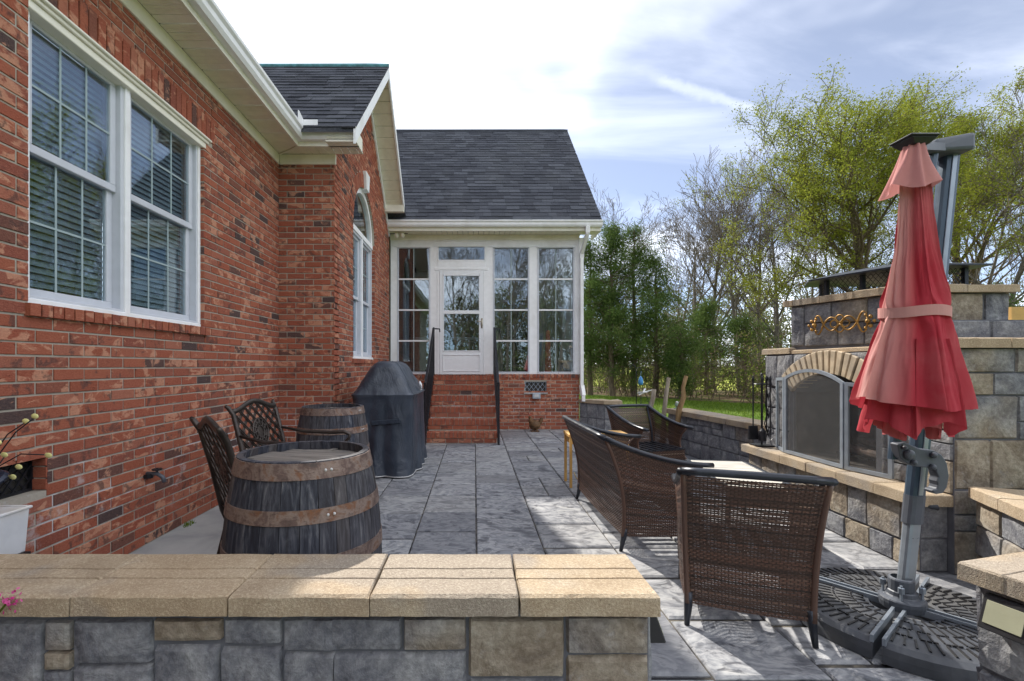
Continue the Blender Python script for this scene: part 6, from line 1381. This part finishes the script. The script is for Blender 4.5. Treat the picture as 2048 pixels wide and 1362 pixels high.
# ------------------------------------------------------------------ trees
nrng = np.random.default_rng(11)
def gen_branches(seed, height, r0, levels, counts, spread=.9, lean=(0, 0), up=.25, start=.25, wig=.12, ratio=.55, fork=False):
    r_ = random.Random(seed); paths = []; tips = []
    def grow(p, d, L, r, lev):
        n = 9 if lev == 0 else (6 if lev == 1 else (4 if lev == 2 else 3)); pts = [p.copy()]; rs = [r]; q = p.copy(); dd = d.copy()
        for i in range(n):
            w = wig * (1 if lev else .45); dd = (dd + Vector((r_.gauss(0, w), r_.gauss(0, w), r_.gauss(0, w * .6) + (up * .18 if lev else .04)))).normalized()
            q = q + dd * (L / n); pts.append(q.copy()); rs.append(r * (1 - (i + 1) / n * (.82 if lev < levels else .7)))
        paths.append((pts, rs, lev))
        if lev == levels: tips.append((q.copy(), dd.copy())); tips.append((pts[len(pts) // 2].copy(), dd.copy())); return
        k = counts[lev]
        for i in range(k):
            t = start + (1 - start) * (i + r_.random() * .8) / k if lev == 0 else .2 + .8 * (i + r_.random()) / k
            t = min(t, .99); f = t * n; a = int(f); pos = pts[a].lerp(pts[min(a + 1, n)], f - a); base = (pts[min(a + 1, n)] - pts[a]).normalized()
            ang = r_.uniform(0, 6.283); ort = base.orthogonal().normalized(); ort.rotate(Matrix.Rotation(ang, 3, base)); sp_ = spread * r_.uniform(.6, 1.15)
            nd = (base * math.cos(sp_) + ort * math.sin(sp_)).normalized(); nl = L * ratio * r_.uniform(.65, 1.15) * ((1.25 - .75 * t) if lev == 0 else 1); grow(pos, nd, nl, max(.0035, rs[a] * r_.uniform(.45, .65)), lev + 1)
    d0 = Vector((lean[0], lean[1], 1)).normalized(); grow(Vector((0, 0, -.1)), d0, height * (.9), r0, 0); return paths, tips
def branches_mesh(paths, minr=.006):
    V = []; F = []; o = 0
    for pts, rs, lev in paths:
        n = 7 if lev == 0 else (5 if lev == 1 else 3); P = np.array([tuple(p) for p in pts]); m = len(P); T = np.gradient(P, axis=0); T /= (np.linalg.norm(T, axis=1, keepdims=True) + 1e-9)
        ref = np.tile(np.array([.31, .93, .2]), (m, 1)); A = np.cross(T, ref); A /= (np.linalg.norm(A, axis=1, keepdims=True) + 1e-9); B = np.cross(T, A); ang = np.arange(n) * 2 * np.pi / n
        r = np.maximum(np.array(rs), minr)[:, None, None]; W = P[:, None, :] + r * (A[:, None, :] * np.cos(ang)[None, :, None] + B[:, None, :] * np.sin(ang)[None, :, None]); V.append(W.reshape(-1, 3))
        idx = np.arange(n); 
        for i in range(m - 1): F.append(np.stack([o + i * n + idx, o + i * n + (idx + 1) % n, o + (i + 1) * n + (idx + 1) % n, o + (i + 1) * n + idx], 1))
        o += m * n
    return np.concatenate(V), np.concatenate(F)
def leaf_cloud(centers, per, rad, size, flat=.6):
    C = np.repeat(np.asarray(centers), per, 0); n = len(C); P = C + nrng.normal(0, rad, (n, 3)); d = nrng.normal(0, 1, (n, 3)); d /= np.linalg.norm(d, axis=1, keepdims=True); e = np.cross(d, nrng.normal(0, 1, (n, 3))); e /= (np.linalg.norm(e, axis=1, keepdims=True) + 1e-9)
    s = size * nrng.uniform(.6, 1.3, (n, 1)); V = np.stack([P - d * s, P + e * s * flat * .5, P + d * s, P - e * s * flat * .5], 1).reshape(-1, 3); F = np.arange(4 * n).reshape(n, 4)
    tone = np.repeat(nrng.uniform(0, 1, (len(centers), 1)), per, 0) * .5 + nrng.uniform(0, .5, (n, 1)); c = np.hstack([tone, nrng.uniform(0, 1, (n, 1)), nrng.uniform(0, 1, (n, 1))]); return V, F, np.repeat(c, 4, 0)
def make_tree(name, label, cat, loc, gen, bark, group=None, leaf=None, rz=0, minr=.007):
    t = thing(name, label, cat, loc, rz, group); paths, tips = gen
    tr = [p for p in paths if p[2] == 0]; br = [p for p in paths if p[2] > 0]
    V, F = branches_mesh(tr, minr); mesh_np('trunk', V, F, np.full((len(V), 3), .5), bark, t, True)
    V, F = branches_mesh(br, minr); mesh_np('branches', V, F, np.full((len(V), 3), .5), bark, t, True)
    if leaf:
        mat, per, rad, size, flat = leaf; V, F, C = leaf_cloud([tuple(p) for p, d in tips], per, rad, size, flat); mesh_np('crown', V, F, C, mat, t)
    return t
G0 = -.06
# bare trees of the wood edge
bare = [gen_branches(21, 10.5, .14, 4, [15, 6, 4, 3], .75, (.03, 0), .5, .22), gen_branches(22, 11.5, .15, 4, [16, 6, 4, 3], .7, (-.05, 0), .5, .25), gen_branches(23, 9.5, .11, 4, [14, 5, 4, 3], .6, (.06, 0), .6, .2)]
proto = []
spots = [(1388, 29, 0, 1.0, 0, 'slender bare tree, leftmost of the leafless ones behind the cedars'), (1425, 26, 1, .95, 1.2, 'tall bare tree standing left of the fireplace chimney'), (1480, 24, 2, 1.12, 2.0, 'bare tree with many fine twigs just left of the leafy tree'), (1520, 27, 0, 1.05, 3.1, 'grey bare tree half behind the left edge of the leafy crown'), (1345, 33, 2, 1.05, .6, 'thin bare tree rising beside the cedar tops'), (1555, 22, 1, .80, 4.0, 'bare tree directly above the left end of the fireplace'), (1610, 30, 0, 1.0, 5.0, 'bare tree behind the black chimney cover'), (1215, 30, 1, .95, 2.6, 'pale bare tree rising behind the cedars next to the porch roof'), (1930, 21, 2, 1.05, .3, 'bare tree right of the umbrella mast'), (2015, 16, 1, .72, 1.7, 'thick bare tree at the right edge above the fireplace'), (1700, 27, 2, 1.1, 3.7, 'bare tree behind the trunk of the leafy tree')]
for i, (px, Y, kind, sc, rz, lab) in enumerate(spots):
    X = (px - 949) * Y / 945
    if kind not in [p[0] for p in proto]:
        t = make_tree('bare_tree', lab, 'tree', (X, Y, G0), bare[kind], 'bark_grey', 'leafless trees along the wood edge', rz=rz, minr=.009); proto.append((kind, t))
    else:
        t = copy_tree([p[1] for p in proto if p[0] == kind][0]); t.location = (X, Y, G0); t.rotation_euler = (0, 0, rz); t['label'] = lab
    t.scale = (sc, sc, sc)
# leafy spring trees
big = gen_branches(35, 13.5, .34, 4, [13, 6, 5, 4], .80, (-.22, .0), .35, .30, .13, .60)
make_tree('leafy_tree', 'big tree in fresh yellow green leaf behind the fireplace', 'tree', (17.5, 20, G0), big, 'bark_brown', None, ('leaf_spring', 38, .19, .047, .9), R(20), .012).scale = (.84, .84, .74)
big2 = gen_branches(41, 14.0, .30, 4, [12, 6, 5, 4], .75, (.10, .0), .4, .32, .13, .55)
make_tree('leafy_tree', 'second yellow green tree rising behind the umbrella at the right edge', 'tree', (22.4, 21.5, G0), big2, 'bark_brown', None, ('leaf_spring', 38, .19, .048, .9), R(100), .012).scale = (.95, .9, .82)
# cedars
def cedar(seed, h, wid):
    r_ = random.Random(seed); paths = []; cent = []; pts = [Vector((r_.gauss(0, .03), r_.gauss(0, .03), h * i / 12)) for i in range(13)]; paths.append((pts, [.12 * (1 - i / 13) + .01 for i in range(13)], 0))
    n = int(h * 17)
    for i in range(n):
        z = h * (.10 + .90 * (i + r_.random()) / n); t = z / h; L = wid * 1.95 * (1.03 - t) ** .5 * r_.uniform(.3, 1.15) * (1 if t > .28 else (.4 + 1.5 * t)) * (.75 + .5 * noise.noise(Vector((z * .9, seed * 3.7, 0)))); a = r_.uniform(0, 6.283); d = Vector((math.cos(a), math.sin(a), r_.uniform(.15, .55))).normalized(); p0 = Vector((0, 0, z)); P = [p0 + d * L * k / 4 + Vector((0, 0, -.10 * L * (k / 4) ** 2 + r_.gauss(0, .03))) for k in range(5)]; paths.append((P, [.022, .017, .012, .009, .005], 1))
        if (t < .18 and r_.random() < .7) or noise.noise(Vector((math.cos(a) * 1.5, math.sin(a) * 1.5 + seed, z * 1.1))) < -.12: continue
        for k in range(2, 5):
            for _ in range(2): cent.append(tuple(P[k] + Vector((r_.gauss(0, .10), r_.gauss(0, .10), r_.gauss(0, .08)))))
    return paths, cent
def make_cedar(label, px, Y, seed, h, wid):
    t = thing('cedar_tree', label, 'tree', ((px - 949) * Y / 945, Y, G0), 0, 'green cedars at the edge of the lawn'); paths, cent = cedar(seed, h * .88, wid)
    V, F = branches_mesh([p for p in paths if p[2] == 0], .01); mesh_np('trunk', V, F, np.full((len(V), 3), .5), 'bark_brown', t, True); V, F = branches_mesh([p for p in paths if p[2] == 1], .005); mesh_np('branches', V, F, np.full((len(V), 3), .5), 'bark_brown', t, True)
    V, F, C = leaf_cloud(cent, 58, .16, .060, .36); mesh_np('crown', V, F, C, 'leaf_cedar', t)
make_cedar('dark cedar nearest the white downspout of the porch', 1180, 20.5, 1, 7.4, 1.25); make_cedar('tall cedar second from the porch, with open lower trunk', 1222, 20, 2, 8.1, 1.35); make_cedar('tallest cedar in the middle of the evergreen group', 1268, 20, 3, 8.0, 1.5); make_cedar('broad cedar at the right end of the evergreen group', 1312, 19.5, 4, 6.4, 1.4); make_cedar('low young cedar between the group and the fireplace', 1412, 21, 5, 4.6, 1.7); make_cedar('small cedar behind the crooked driftwood post', 1490, 22, 6, 3.9, 1.8); make_cedar('dark evergreen right of the chimney behind the timber boards', 1985, 15, 7, 3.8, 1.3); make_cedar('thin young cedar right of the tall grey driftwood', 1362, 18.5, 8, 2.9, .8)
# undergrowth along the wood edge: thin stems and leaves
def thicket(name, n, xr, line, depth, hmax, mat, leafn, size, label, seed, stem=True):
    r = np.random.default_rng(seed); V = []; F = []; C = []; o = 0; cent = []
    paths = []
    for i in range(n):
        X = r.uniform(*xr); Y = line(X) + r.uniform(0, depth); h = hmax * r.uniform(.3, 1) ** 1.3; l = r.normal(0, .25, 2); P = [Vector((X + l[0] * h * k / 4 + r.normal(0, .05) * k, Y + l[1] * h * k / 4, h * k / 4 - .08)) for k in range(5)]
        paths.append((P, [.018, .014, .011, .008, .004], 2)); 
        for k in range(1, 5):
            for _ in range(2): cent.append((P[k].x + r.normal(0, .16), P[k].y + r.normal(0, .16), P[k].z + r.normal(0, .12)))
            for _ in range(2):
                e = P[k] + Vector((r.normal(0, .35), r.normal(0, .35), r.uniform(.05, .5))); paths.append(([P[k], P[k].lerp(e, .5) + Vector((0, 0, .05)), e], [.008, .006, .004], 3))
    cent = [c for c in cent if r.random() < leafn[1]]
    V1, F1 = branches_mesh(paths, .005); V2, F2, C2 = leaf_cloud(cent, leafn[0], .13, size, .7)
    a = mesh_np(name, V2, F2, C2, mat, None, kind='stuff'); props(a, label, 'undergrowth'); b = mesh_np('stems', V1, F1, np.full((len(V1), 3), .5), 'bark_brown', a, kind='stuff')
edge = lambda X: 25.9 - 1.05 * X * .96 if X < 10.5 else 15.6
thicket('undergrowth', 520, (2.5, 22), lambda X: max(13.2, 25.6 - 1.0 * X), 7, 2.6, 'leaf_brush', (12, .55), .055, 'tangled brown and green undergrowth under the trees', 5)
thicket('undergrowth_tall', 260, (6, 40), lambda X: max(17, 30 - .8 * X), 12, 5.2, 'leaf_brush', (9, .5), .06, 'taller saplings and brush between the tree trunks', 6)
# far woodland beyond the field
def far_wood():
    r = np.random.default_rng(3); paths = []; cent = []
    for i in range(190):
        Y = r.uniform(55, 85); X = r.uniform(-5, 110); h = r.uniform(7, 13); paths.append(([Vector((X, Y, -.1)), Vector((X + r.normal(0, .3), Y, h * .5)), Vector((X + r.normal(0, .6), Y, h))], [.2, .13, .04], 2))
        for k in range(14):
            z = h * r.uniform(.3, .95); a = r.uniform(0, 6.28); L = h * .28 * r.uniform(.4, 1); p = Vector((X, Y, z)); e = p + Vector((math.cos(a) * L, math.sin(a) * L, L * .8)); paths.append(([p, p.lerp(e, .5), e], [.05, .035, .015], 3)); cent.append(tuple(e)); cent.append(tuple(p.lerp(e, .6)))
        for k in range(10): cent.append((X + r.normal(0, 1.5), Y + r.normal(0, 1), r.uniform(.2, 3.5)))
    V1, F1 = branches_mesh(paths, .02); V2, F2, C2 = leaf_cloud(cent, 14, .55, .22, .8); a = mesh_np('far_woodland', V2, F2, C2, 'leaf_far', None, kind='stuff'); props(a, 'distant hazy line of woods beyond the sunny field', 'woodland'); mesh_np('stems', V1, F1, np.full((len(V1), 3), .5), 'bark_grey', a, kind='stuff')
far_wood()
# grass blades on the strip of lawn that shows over the back wall
r = np.random.default_rng(8); n = 60000; X = r.uniform(2.2, 14, n); Yl = np.maximum(13.0, 25.4 - 1.0 * X); Y = 7.5 + (Yl - 7.5) * r.uniform(0, 1, n) ** .7; keep = X > (3.3 + 0 * Y); X, Y = X[keep], Y[keep]; n = len(X)
a = r.uniform(0, 6.28, n); h = r.uniform(.02, .07, n); w = .006; lx_ = r.normal(0, .02, n); V = np.stack([np.stack([X - np.cos(a) * w, Y - np.sin(a) * w, np.full(n, G0)], 1), np.stack([X + np.cos(a) * w, Y + np.sin(a) * w, np.full(n, G0)], 1), np.stack([X + lx_, Y + r.normal(0, .02, n), G0 + h], 1)], 1).reshape(-1, 3)
cg = np.repeat(np.stack([r.uniform(0, 1, n)] * 3, 1), 3, 0); go = mesh_np('grass', V, np.arange(3 * n).reshape(n, 3), cg, 'grass_blade', None, kind='stuff'); props(go, 'short spring grass of the lawn beyond the patio wall', 'grass')
# trees behind the camera, which the door and window glass mirror
for (X, Y, k, sc, rz, lab) in ((-1.2, -13, 0, .9, 1.0, 'bare tree mirrored in the left half of the door glass'), (2.4, -16, 1, 1.0, 2.2, 'bare tree mirrored in the right half of the door glass'), (30, -6, 1, .8, 4.2, 'bare tree mirrored in the lower corner of the left window'), (6.5, -19, 2, 1.1, .4, 'bare tree mirrored in the porch window right of the door')):
    t = copy_tree([p[1] for p in proto if p[0] == k][0]); t.location = (X, Y, G0); t.rotation_euler = (0, 0, rz); t.scale = (sc, sc, sc); t['label'] = lab; t['group'] = 'trees mirrored in the glass'

fw_ = [o for o in bpy.data.objects if o.name == 'far_woodland'][0]
for (loc, rz, lab) in (((52, 20, 0), math.pi, 'woods behind the photographer that the porch glass mirrors'),):
    c = copy_tree(fw_); c.location = loc; c.rotation_euler = (0, 0, rz); c['label'] = lab
